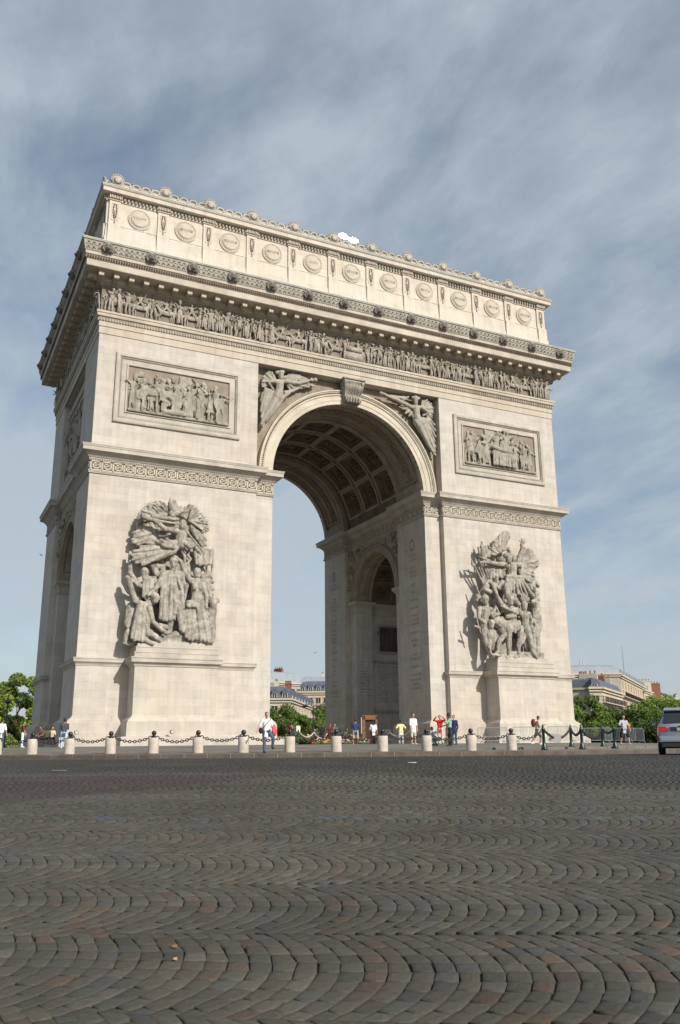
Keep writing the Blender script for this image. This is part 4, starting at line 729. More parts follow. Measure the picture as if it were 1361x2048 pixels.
GR="1460,1626,200,34 1458,1596,200,27;1401,1684,200,12 1439,1705,200,15 1470,1691,200,17 1478,1661,200,20;1454,1718,210,8 1462,1683,210,15;1432,1641,190,26 1496,1655,190,26;1478,1594,180,20 1495,1552,180,20;1448,1561,160,28 1597,1573,160,28;1509,1540,160,50 1503,1452,160,42;1439,1450,190,22 1586,1453,190,22;1587,1590,160,26 1603,1652,167,21 1624,1706,173,17 1634,1768,180,12;1623,1758,180,14 1646,1787,180,14;1635,1777,180,5 1604,1799,180,5;1635,1781,180,5 1631,1821,180,5;1643,1782,180,5 1653,1827,180,5;1649,1780,180,5 1669,1821,180,5;1651,1776,180,5 1678,1799,180,5;1441,1567,170,26 1352,1558,177,21 1255,1566,183,15 1148,1556,190,10;1259,1584,180,10 1148,1609,180,5;1472,1421,170,42 1417,1329,180,36 1427,1286,190,30;1586,1441,160,40 1648,1367,155,30 1732,1304,150,20;1438,1441,190,16 1419,1392,190,13 1400,1344,190,10;1459,1442,190,16 1436,1370,200,13 1420,1301,200,10;1480,1442,190,16 1469,1365,190,13 1458,1288,190,10;1501,1442,190,16 1493,1368,200,13 1493,1297,200,10;1522,1443,190,16 1532,1372,190,13 1542,1302,190,10;1543,1443,190,16 1557,1381,200,13 1578,1320,200,10;1564,1444,190,16 1601,1376,190,13 1638,1309,190,10;1585,1444,190,16 1626,1384,200,13 1674,1327,200,10;1616,1527,130,20 1695,1530,125,16 1775,1533,120,12;1620,1512,130,20 1693,1503,135,16 1775,1496,130,12;1624,1497,130,20 1696,1479,125,16 1769,1462,120,12;1628,1482,130,20 1679,1455,135,16 1737,1431,130,12;1633,1467,130,20 1673,1453,125,16 1713,1440,120,12;1425,1659,100,16 1379,1657,110,12 1332,1655,120,7;1425,1659,100,16 1370,1676,120,12 1323,1696,130,7;1425,1659,100,16 1381,1697,110,12 1337,1735,120,7;1425,1659,100,16 1386,1713,120,12 1353,1770,130,7;1425,1659,100,16 1407,1732,110,12 1389,1806,120,7;1425,1659,100,16 1414,1744,120,12 1410,1833,130,7;1425,1659,100,16 1435,1760,110,12 1446,1861,120,7;1425,1659,100,16 1442,1766,120,12 1466,1877,130,7;1425,1659,100,16 1462,1772,110,12 1499,1886,120,7;1425,1659,100,16 1466,1768,120,12 1514,1882,130,7;1425,1659,100,16 1481,1764,110,12 1537,1870,120,7;1425,1659,100,16 1476,1748,120,12 1535,1841,130,7;1643,1580,100,16 1669,1665,110,12 1695,1750,120,7;1643,1580,100,16 1685,1660,120,12 1735,1743,130,7;1643,1580,100,16 1711,1657,110,12 1781,1736,120,7;1643,1580,100,16 1716,1642,120,12 1798,1708,130,7;1643,1580,100,16 1734,1630,110,12 1825,1681,120,7;1643,1580,100,16 1735,1610,120,12 1836,1644,130,7;1643,1580,100,16 1749,1598,110,12 1856,1616,120,7;1643,1580,100,16 1733,1581,120,12 1831,1585,130,7;1643,1580,100,16 1723,1571,110,12 1805,1562,120,7;1643,1580,100,16 1701,1556,120,12 1767,1535,130,7;1643,1580,100,16 1690,1554,110,12 1736,1528,120,7;1643,1580,100,16 1658,1555,120,12 1681,1533,130,7;1221,1368,120,10 1151,1480,135,8 1086,1580,150,5;1242,1378,120,10 1182,1483,135,8 1128,1592,150,5;1256,1395,130,8 1207,1494,130,8 1177,1587,130,8;1280,1407,120,8 1246,1517,120,8 1236,1603,120,8;1284,1432,130,8 1260,1533,130,8;1086,1575,150,6 1099,1533,150,14;1130,1588,150,6 1140,1541,150,14;1246,1625,100,30 1240,1695,100,26 1237,1769,100,5;1289,1646,100,30 1277,1716,100,20;1317,1651,90,20 1331,1714,90,13 1307,1747,90,6;1273,1667,80,25 1204,1722,80,6;1276,1665,90,30 1339,1679,90,30;1223,1643,90,12 1206,1703,90,12;1260,1573,60,30 1276,1496,60,30 1302,1411,60,30;1270,1523,100,30 1296,1446,100,30;1310,1557,120,17 1299,1493,130,15 1287,1430,140,12;1335,1557,120,17 1320,1496,140,15 1312,1439,150,12;1360,1558,120,17 1360,1496,130,15 1360,1436,140,12;1385,1558,120,17 1384,1500,140,15 1390,1445,150,12;1410,1558,120,17 1416,1495,130,15 1422,1432,140,12;1435,1559,120,17 1432,1498,140,15 1436,1440,150,12;1348,1454,130,30 1355,1402,130,22;1301,1417,120,20 1247,1368,133,40 1204,1311,147,35 1255,1304,160,25;1308,1366,120,40 1379,1354,120,35 1425,1409,120,30;1195,1314,130,20 1242,1257,130,20;1395,1400,160,25 1350,1345,160,12;1447,1245,200,38 1445,1215,200,30;1425,1269,190,25 1499,1282,190,25;1504,1250,180,30 1543,1209,180,25;1453,1263,180,20 1409,1226,180,20;1414,1150,180,28 1364,1189,182,24 1316,1262,185,20 1288,1336,188,16 1279,1378,190,12;1286,1336,190,8 1249,1384,190,8;1411,1152,170,32 1535,1151,170,32;1469,1139,160,60 1467,1046,160,48;1397,1086,210,20 1480,1091,210,20;1335,1173,220,10 1415,1145,220,10 1505,1116,220,10;1388,1038,190,17 1377,1007,195,15 1366,977,200,13;1412,1039,190,17 1394,1003,205,15 1384,968,210,13;1436,1040,190,17 1429,1008,195,15 1422,976,200,13;1460,1042,190,17 1446,999,205,15 1439,959,210,13;1484,1043,190,17 1481,998,195,15 1477,953,200,13;1509,1044,190,17 1501,1008,205,15 1502,974,210,13;1533,1046,190,17 1532,1015,195,15 1531,985,200,13;1418,990,180,40 1416,898,180,30 1416,832,180,26 1415,749,180,14 1389,732,180,12;1557,992,160,38 1546,898,165,28 1521,829,170,24 1522,754,175,13 1475,735,180,12;1619,1209,170,32 1616,1179,170,26;1604,1259,160,28 1657,1263,160,28;1623,1166,160,25 1613,1105,160,25;1580,1130,150,26 1664,1127,150,26;1625,1099,150,44 1623,1005,150,40;1668,1134,160,20 1695,1076,160,16 1680,1023,160,12;1630,998,140,36 1615,938,140,28 1578,868,140,20;1635,996,160,38 1661,886,170,27 1667,801,180,20 1707,743,190,12;1626,890,120,25 1660,790,120,18 1678,748,120,12;1184,1233,190,36 1182,1204,190,29;1195,1197,170,20 1188,1155,170,20;1139,1145,160,27 1254,1144,160,27;1193,1131,160,44 1182,1039,160,38;1160,1257,110,30 1158,1228,110,24;1127,1143,170,24 1115,1057,180,18 1184,1010,190,12;1132,1360,130,5 1163,1277,130,8;1153,1221,110,30 1180,1172,110,30;1180,1006,160,38 1170,922,160,26 1181,857,160,24 1206,784,160,13;1221,997,180,34 1218,881,180,26 1206,782,180,20 1213,734,180,14;1072,1069,200,6 1113,931,200,6;1057,986,200,10 1105,972,200,10;1274,1050,180,42 1352,1004,180,45;1298,1037,160,35 1371,1058,160,35;1221,1020,210,33 1219,991,210,26;1250,1097,190,25 1288,1165,200,20 1307,1106,210,20 1237,1076,220,15;1297,1136,170,25 1322,1045,170,25;1350,979,180,38 1363,920,185,28 1304,859,190,20 1285,776,195,15 1229,732,200,12;1187,811,210,12 1203,747,210,12 1292,742,210,12 1316,800,210,12;1277,972,140,15 1272,888,140,14 1266,805,140,12;1298,970,140,15 1285,882,150,14 1279,796,150,12;1318,968,140,15 1312,887,140,14 1307,807,140,12;1338,966,140,15 1326,894,150,14 1321,823,150,12;1775,1238,130,32 1772,1208,130,26;1743,1247,130,24 1799,1268,130,24;1772,1275,130,20 1799,1268,130,20;1776,1191,110,35 1768,1104,110,40;1819,1169,100,14 1837,1118,100,14 1843,1066,100,14 1828,1013,100,14 1802,968,100,14;1820,1144,90,35 1808,1004,90,35;1719,1081,130,18 1707,930,135,15 1696,781,140,13;1737,1075,130,18 1717,926,145,15 1704,780,150,13;1755,1070,130,18 1742,923,135,15 1730,778,140,13;1773,1064,130,18 1753,921,145,15 1741,781,150,13;1792,1059,130,18 1779,925,135,15 1766,792,140,13;1703,1086,150,20 1741,1028,150,20 1715,975,150,20;1696,1442,100,22 1710,1412,100,17 1724,1382,100,12;1723,1442,100,22 1732,1406,110,17 1748,1373,110,12;1750,1442,100,22 1763,1396,100,17 1775,1350,100,12;1777,1441,100,22 1783,1373,110,17 1796,1306,110,12;1805,1441,100,22 1825,1425,100,17 1845,1409,100,12;1716,1475,120,28 1735,1450,120,28;1787,1531,90,20 1803,1461,90,20 1842,1410,90,20;1758,1307,90,25 1825,1338,90,25;1468,1294,50,50 1616,1304,50,50 1779,1315,50,50;1633,1526,50,60 1620,1348,50,60;1380,1596,40,50 1533,1520,40,50 1514,1255,40,50;1409,1248,40,50 1400,821,40,50;1621,1262,40,60 1584,786,40,60;1794,1273,40,50 1754,793,40,50;1292,1153,50,35 1291,815,50,35;1489,1650,40,50 1759,1646,40,50"
AL="-680,3097,-20,26 -679,3051,-20,21;-714,3096,-30,18 -660,3116,-30,18;-680,3055,-30,15 -686,3020,-30,15;-726,3012,-30,20 -638,3029,-30,20;-686,2993,-30,36 -692,2930,-30,34;-694,2915,-25,40 -713,2864,-25,45;-720,2856,-25,40 -778,2739,-25,31 -830,2651,-25,23 -849,2602,-25,14;-676,2868,-35,35 -754,2733,-35,25 -813,2644,-35,15;-638,3029,-30,20 -517,3031,-25,15 -422,3069,-20,9;-629,3047,-20,4 -429,3077,-20,5 -352,3094,-20,13;-735,3009,-25,18 -795,2988,-25,14 -748,2935,-25,9;-718,3008,-50,15 -780,2979,-47,11 -840,2950,-45,7;-718,3008,-50,15 -786,2997,-38,11 -849,2992,-35,7;-718,3008,-50,15 -776,3024,-47,11 -832,3039,-45,7;-718,3008,-50,15 -769,3038,-38,11 -815,3072,-35,7;-718,3008,-50,15 -750,3054,-47,11 -782,3099,-45,7;-718,3008,-50,15 -741,3049,-38,11 -759,3094,-35,7;-718,3008,-50,15 -727,3040,-47,11 -735,3071,-45,7;-642,3072,-55,13 -595,3097,-53,10 -548,3122,-50,7;-642,3072,-55,13 -572,3087,-43,10 -497,3107,-40,7;-642,3072,-55,13 -540,3087,-53,10 -437,3102,-50,7;-642,3072,-55,13 -572,3070,-43,10 -497,3073,-40,7;-642,3072,-55,13 -499,3074,-53,10 -352,3076,-50,7;-642,3072,-55,13 -510,3054,-43,10 -371,3040,-40,7;-619,3031,-45,15 -487,3039,-47,11 -352,3048,-50,7;-619,3031,-45,15 -519,3023,-38,11 -413,3019,-40,7;-619,3031,-45,15 -549,3016,-47,11 -478,3001,-50,7;-619,3031,-45,15 -587,3005,-38,11 -552,2984,-40,7;-619,3031,-45,15 -604,3001,-47,11 -589,2970,-50,7;-809,2927,-40,16 -831,2821,-38,12 -853,2717,-35,9;-786,2921,-40,16 -820,2788,-28,12 -850,2661,-25,9;-763,2916,-40,16 -791,2805,-38,12 -820,2696,-35,9;-739,2910,-40,16 -778,2819,-28,12 -811,2734,-25,9;-716,2905,-40,16 -742,2831,-38,12 -768,2758,-35,9;-693,2899,-40,16 -715,2847,-28,12 -732,2800,-25,9;-670,2894,-40,16 -666,2882,-38,12 -662,2870,-35,9;-647,2888,-40,16 -625,2904,-28,12 -599,2925,-25,9;-831,2886,-50,14 -840,2851,-50,11 -849,2816,-50,8;-821,2866,-50,14 -837,2810,-40,11 -848,2759,-40,8;-812,2845,-50,14 -826,2731,-50,11 -840,2619,-50,8;-803,2824,-50,14 -815,2712,-40,11 -823,2605,-40,8;-856,2593,-40,13 -836,2590,-40,13;-633,2931,-40,14 -565,2957,-40,11 -510,2992,-40,8"
AR="658,3098,-20,26 656,3049,-20,21;633,3100,-25,16 696,3104,-25,16;662,3056,-30,15 664,3020,-30,15;609,3006,-30,20 719,3019,-30,20;663,2998,-30,36 669,2927,-30,34;670,2911,-25,38 679,2869,-25,40;664,2866,-25,36 730,2762,-25,28 781,2669,-25,21 826,2605,-25,13;718,2893,-35,34 769,2786,-35,27 827,2680,-35,20 849,2625,-35,13;604,3010,-30,20 475,3044,-25,15 351,3070,-20,9;613,3066,-20,4 351,3078,-20,5 294,3085,-20,13;339,3085,-25,12 293,3076,-25,12;724,3018,-25,18 794,2975,-25,14 737,2943,-25,9;739,3018,-50,15 743,3058,-47,11 747,3099,-45,7;739,3018,-50,15 761,3061,-38,11 790,3110,-35,7;739,3018,-50,15 791,3052,-47,11 843,3086,-45,7;739,3018,-50,15 796,3027,-38,11 859,3040,-35,7;739,3018,-50,15 799,3006,-47,11 860,2993,-45,7;739,3018,-50,15 786,2978,-38,11 838,2942,-35,7;739,3018,-50,15 779,2966,-47,11 819,2913,-45,7;569,3091,-50,12 491,3092,-50,10 414,3093,-50,7;569,3091,-50,12 516,3086,-40,10 470,3085,-40,7;569,3091,-50,12 553,3100,-50,10 538,3108,-50,7;569,3091,-50,12 579,3097,-40,10 595,3107,-40,7;569,3091,-50,12 537,3064,-50,10 505,3037,-50,7;748,2916,-45,15 787,2799,-45,12 826,2683,-45,10;761,2915,-45,15 804,2811,-35,12 853,2712,-35,10;773,2914,-45,15 823,2838,-45,12 872,2762,-45,10;786,2914,-45,15 824,2862,-35,12 868,2816,-35,10;799,2913,-45,15 832,2895,-45,12 866,2877,-45,10;811,2912,-45,15 821,2903,-35,12 837,2898,-35,10;578,2989,-45,14 555,2985,-45,12 531,2981,-45,9;598,2973,-45,14 574,2954,-35,12 555,2938,-35,9;619,2958,-45,14 609,2939,-45,12 599,2921,-45,9;639,2942,-45,14 640,2909,-35,12 647,2881,-35,9;775,2790,-45,13 821,2725,-45,12 868,2660,-45,10;797,2765,-45,13 822,2686,-35,12 853,2612,-35,10;820,2739,-45,13 833,2662,-45,12 845,2585,-45,10;843,2598,-40,12 861,2579,-40,12"

def pgL(m): m.box(-17.9, -13.1, -1.5, .05, 7.2, 7.6); m.box(-17.5, -13.5, -.5, .3, 7.5, 15.5)
def pgR(m): m.box(13.3, 18.0, -1.5, .05, 7.2, 7.9); m.box(13.8, 17.6, -.45, .3, 7.5, 15.5)
sculpt('relief_group', GL, SCU, arch, .04, pgL); sculpt('relief_group', GR, SCU, arch, .04, pgR)
sculpt('winged_figure', AL, mat('angel_limestone', (.4, .36, .3), .9, fn=weathered((.27, .24, .195), (.42, .375, .31), 1.8)), arch, .04, sm=0); sculpt('winged_figure', AR, MATS['angel_limestone'], arch, .04, sm=0)
# passage inscriptions, wreaths, chamber panels
INS = mat('inscription_engraving', (.21, .19, .16), .9)
m = MB(); rr2 = random.Random(11)
for sx in (1, -1):
    x = sx*7.307
    def mark(y0, y1, z, h, t=.0): m.quad((x-sx*.004, y0, z), (x-sx*.004, y1, z), (x-sx*.004, y1, z+h), (x-sx*.004, y0, z+h))
    for yc in (2.9, 19.5):
        for zc in (17.6,): 
            for k in range(14): a = k*2*math.pi/14; yy, zz = yc+.35*math.cos(a), zc+.45*math.sin(a); mark(yy-.06, yy+.1, zz, .14)
        z = 16.6
        while z > 4:
            wl = rr2.uniform(.25, .95); y = yc-wl
            if rr2.random() < .8:
                while y < yc+wl: w_ = rr2.uniform(.05, .16); mark(y, y+w_*.45, z, .22); y += w_+.05
            z -= rr2.choice((.38, .42, .7))
for sx in (1, -1):
    for sy in (1, -1):
        y = CY+sy*4.216; 
        for z in np.arange(4.6, 8.4, .3):
            for x0 in np.arange(8.2, 9.4, .12): 
                if rr2.random() < .7: m.quad((sx*x0, y-sy*.004, z), (sx*(x0+.06), y-sy*.004, z), (sx*(x0+.06), y-sy*.004, z+.13), (sx*x0, y-sy*.004, z+.13))
        y = CY+sy*4.996
        for xc in (11.3, 13.0, 16, 17.6):
            for z in np.arange(4.4, 8.2, .27):
                for x0 in np.arange(xc-.55, xc+.5, .11):
                    if rr2.random() < .75: m.quad((sx*x0, y-sy*.004, z), (sx*(x0+.06), y-sy*.004, z), (sx*(x0+.06), y-sy*.004, z+.12), (sx*x0, y-sy*.004, z+.12))
m.obj('engraved_names', INS, arch, fix=False)
for sx in (1, -1):
    for sy in (1, -1):
        def TC(V, sx=sx, sy=sy): return np.stack([sx*V[:, 0], CY+sy*5.0-sy*V[:, 1], V[:, 2]], 1)
        m = MB(TC); m.rings([np.array([(10.7+i, o, 9.3+i), (16.0-i, o, 9.3+i), (16.0-i, o, 12.3-i), (10.7+i, o, 12.3-i)]) for i, o in ((0, 0), (0, .12), (.2, .12), (.22, .02), (.24, .02))], caps=False)
        m.box(10.3, 19, 0, .08, 8.35, 8.6); m.box(10.3, 19, 0, .1, 3.3, 3.6)
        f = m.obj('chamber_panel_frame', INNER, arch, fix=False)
        m = MB(TC); r = random.Random(5)
        for k in range(9): 
            q = MB(); J = fig(2.2, arms=((-.6, .3, r.uniform(-1, .6)), (-.2, .5, .3), (.6, .3, r.uniform(-1, .5)), (.3, .4, .6))); flesh(q, J, False, False, False); V = np.concatenate(q.V); m.add(np.stack([11.3+k*.52+V[:, 0], .05+V[:, 1]*.5, 9.6+V[:, 2]], 1), q.F)
        m.box(10.95, 15.75, -.05, .015, 9.55, 12.05); m.obj('chamber_relief', SOOT, f, fix=False)

g = thing('glint_reflector', 'added sun-glint screen on the roof terrace behind the cresting, right of the middle', 'reflector', (.3, 1.0, 44.6))  # added mirrors, tilted half way between sun and camera to make a glint
tv = CAM-np.array([.3, 1.0, 46.3]); tv /= np.linalg.norm(tv); hv = tv+SUN; hv /= np.linalg.norm(hv)
q = Vector(hv).to_track_quat('Y', 'Z').to_matrix()
for k, (dx, dz, wd_, hg) in enumerate(((-.62, 1.95, .5, .27), (.45, 1.8, .55, .25))):
    m = MB(); V = []
    for i in range(6):
        for j in range(21):
            rad_ = i/5; an_ = j*math.pi/10; u, v = rad_*math.cos(an_+k)*wd_, rad_*math.sin(an_+k)*hg; V.append(tuple(Vector((dx, .0, dz))+q @ Vector((u, .06*(1-(u/wd_)**2*.5), v))))
    m.add(V, [(i*21+j, i*21+21+j, i*21+22+j, i*21+j+1) for i in range(5) for j in range(20)])
    link('mirror_panel', m.mesh('mirror_panel', True), mat('polished_metal', (.9, .9, .9), .22, metal=1.0), g)
    m = MB(); m.tube([(dx, .12, 0), (dx, .12, dz)], .04, n=6); m.obj('stand', IRON, g)
# ---------------------------------------------------------------- ground
def quads(name, V, F, m, cols=None, smooth=False, parent=None):
    """fast mesh from (n,3) vertices and (k,4) faces, optional per-vertex colour"""
    me = bpy.data.meshes.new(name); V = np.asarray(V, np.float32); F = np.asarray(F, np.int32)
    me.vertices.add(len(V)); me.vertices.foreach_set('co', V.ravel()); me.loops.add(F.size); me.loops.foreach_set('vertex_index', F.ravel())
    me.polygons.add(len(F)); me.polygons.foreach_set('loop_start', np.arange(len(F), dtype=np.int32)*4)
    try: me.polygons.foreach_set('loop_total', np.full(len(F), 4, np.int32))
    except Exception: pass
    if cols is not None:
        a = me.color_attributes.new('tint', 'FLOAT_COLOR', 'POINT'); a.data.foreach_set('color', np.concatenate([cols, np.ones((len(cols), 1))], 1).astype(np.float32).ravel())
    me.update(calc_edges=True); me.validate()
    if smooth: me.shade_smooth()
    return link(name, me, m, parent)
def disc(name, rs, zf, m, n=240):
    mb = MB(); mb.rings([np.array([(AC[0]+r*math.cos(t), AC[1]+r*math.sin(t), float(zf(r))) for t in np.arange(n)*2*math.pi/n]) for r in rs], caps=False)
    return tag(mb.obj(name, m, smooth=True), kind='structure')
def vcol(nt, b, tc, L):
    at_ = N(nt, 'ShaderNodeAttribute', attribute_name='tint')
    n1 = N(nt, 'ShaderNodeTexNoise'); n1.inputs['Scale'].default_value = 48; n1.inputs['Detail'].default_value = 8; n1.inputs['Roughness'].default_value = .8; L(tc.outputs['Object'], n1.inputs[0])
    n2 = N(nt, 'ShaderNodeTexNoise'); n2.inputs['Scale'].default_value = .45; n2.inputs['Detail'].default_value = 5; L(tc.outputs['Object'], n2.inputs[0])
    mr = N(nt, 'ShaderNodeMapRange', _1=.28, _2=.75, _3=.55, _4=1.45); L(n1.outputs[0], mr.inputs[0])
    m2 = N(nt, 'ShaderNodeMapRange', _1=.3, _2=.7, _3=.82, _4=1.18); L(n2.outputs[0], m2.inputs[0])
    ml = N(nt, 'ShaderNodeMath', operation='MULTIPLY'); L(mr.outputs[0], ml.inputs[0]); L(m2.outputs[0], ml.inputs[1])
    sc = N(nt, 'ShaderNodeVectorMath', operation='SCALE'); L(at_.outputs['Color'], sc.inputs[0]); L(ml.outputs[0], sc.inputs['Scale']); L(sc.outputs[0], b.inputs['Base Color'])
    bp = N(nt, 'ShaderNodeBump'); bp.inputs['Strength'].default_value = .8; bp.inputs['Distance'].default_value = .014; L(n1.outputs[0], bp.inputs['Height']); L(bp.outputs[0], b.inputs['Normal'])
    rr_ = N(nt, 'ShaderNodeMapRange', _1=.3, _2=.7, _3=.6, _4=.85); L(n1.outputs[0], rr_.inputs[0]); L(rr_.outputs[0], b.inputs['Roughness'])
COB = mat('cobble_granite', (.08, .07, .06), .7, spec=.25, fn=vcol)
def roadfn(nt, b, tc, L):
    n1 = N(nt, 'ShaderNodeTexNoise'); n1.inputs['Scale'].default_value = 9; n1.inputs['Detail'].default_value = 8; n1.inputs['Roughness'].default_value = .7; L(tc.outputs['Object'], n1.inputs[0])
    n2 = N(nt, 'ShaderNodeTexNoise'); n2.inputs['Scale'].default_value = .35; n2.inputs['Detail'].default_value = 6; L(tc.outputs['Object'], n2.inputs[0])
    r = ramp(nt, [(.3, (.044, .043, .041)), (.7, (.075, .071, .064))]); mx = N(nt, 'ShaderNodeMath', operation='MULTIPLY_ADD', _1=.45); L(n1.outputs[0], mx.inputs[0])
    m3 = N(nt, 'ShaderNodeMath', operation='MULTIPLY', _1=.55); L(n2.outputs[0], m3.inputs[0]); L(m3.outputs[0], mx.inputs[2]); L(mx.outputs[0], r.inputs[0]); L(r.outputs[0], b.inputs['Base Color'])
    bp = N(nt, 'ShaderNodeBump'); bp.inputs['Strength'].default_value = .6; bp.inputs['Distance'].default_value = .02; L(n1.outputs[0], bp.inputs['Height']); L(bp.outputs[0], b.inputs['Normal'])
road = disc('road', [43.0]+list(np.arange(43.5, 90, 1.2))+[95, 110, 140, 200, 400, 1000, 3500], lambda r: (float(road_z(r)) if r < 92 else -2.2)-.018, mat('road_asphalt', (.06, .06, .06), .7, spec=.35, fn=roadfn))
PAV = mat('plaza_paving', (.3, .28, .24), .85, spec=.2, fn=ashlar((.285, .27, .235), (.24, .22, .19), (.20, .19, .17), 1.2, .6, .4, .9))
plaza = disc('plaza', [.01, 10, 20, 29, 33, 37, 40, 42.86], plaza_z, mat('plaza_stone', (.3, .28, .24), .88, spec=.2, fn=weathered((.13, .12, .10), (.24, .222, .185), .35, .3)))
aw = math.atan2(CAM[1]-AC[1], CAM[0]-AC[0])
def pol(r, a): return AC[0]+r*math.cos(a), AC[1]+r*math.sin(a)
m = MB(); mj = MB(); n = 150; z1 = float(plaza_z(43))+.004; z0 = -.75
for k in range(-n//2, n//2):
    st = 1.0/43*(1.0); a0 = aw+k*st*1.0; a1 = a0+st-.03/43
    V = [(*pol(42.86, a), z) for a in (a0, a1) for z in (z0, z1)]+[(*pol(43.12, a), z1) for a in (a0, a1)]+[(*pol(43.18, a), z) for a in (a0, a1) for z in (z0, z1-.045)]
    m.add(V, [(1, 3, 5, 4), (4, 5, 9, 7), (7, 9, 8, 6), (0, 1, 4, 7, 6), (2, 8, 9, 5, 3)])
    mj.add([(*pol(42.9, a1), z1-.012), (*pol(43.16, a1), z1-.03), (*pol(43.165, a1), z0), (*pol(43.165, a1+.03/43), z0), (*pol(43.16, a1+.03/43), z1-.03), (*pol(42.9, a1+.03/43), z1-.012)], [(0, 1, 4, 5), (1, 2, 3, 4)])
kb = tag(m.obj('kerb', mat('kerb_granite', (.2, .17, .14), .8, spec=.3, fn=weathered((.085, .066, .052), (.15, .12, .096), 1.5, .4)), fix=False), kind='structure')
mj.obj('kerb_mortar', mat('kerb_joint_mortar', (.42, .38, .33), .9), kb, fix=False)
m = MB()        # low inner step on the right
for k in range(30):
    a0 = aw+.22+k*.03; a1 = a0+.0295; V = [(*pol(r, a), z) for r in (40.9, 41.2) for a in (a0, a1) for z in (-.5, float(plaza_z(41))+.09)]; m.add(V, [(1, 3, 7, 5), (4, 5, 7, 6), (0, 1, 5, 4), (2, 3, 7, 6)])
tag(m.obj('inner_kerb', mat('inner_kerb_granite', (.2, .17, .14), .8, fn=weathered((.13, .11, .09), (.22, .19, .16), 2)), fix=False), kind='structure')
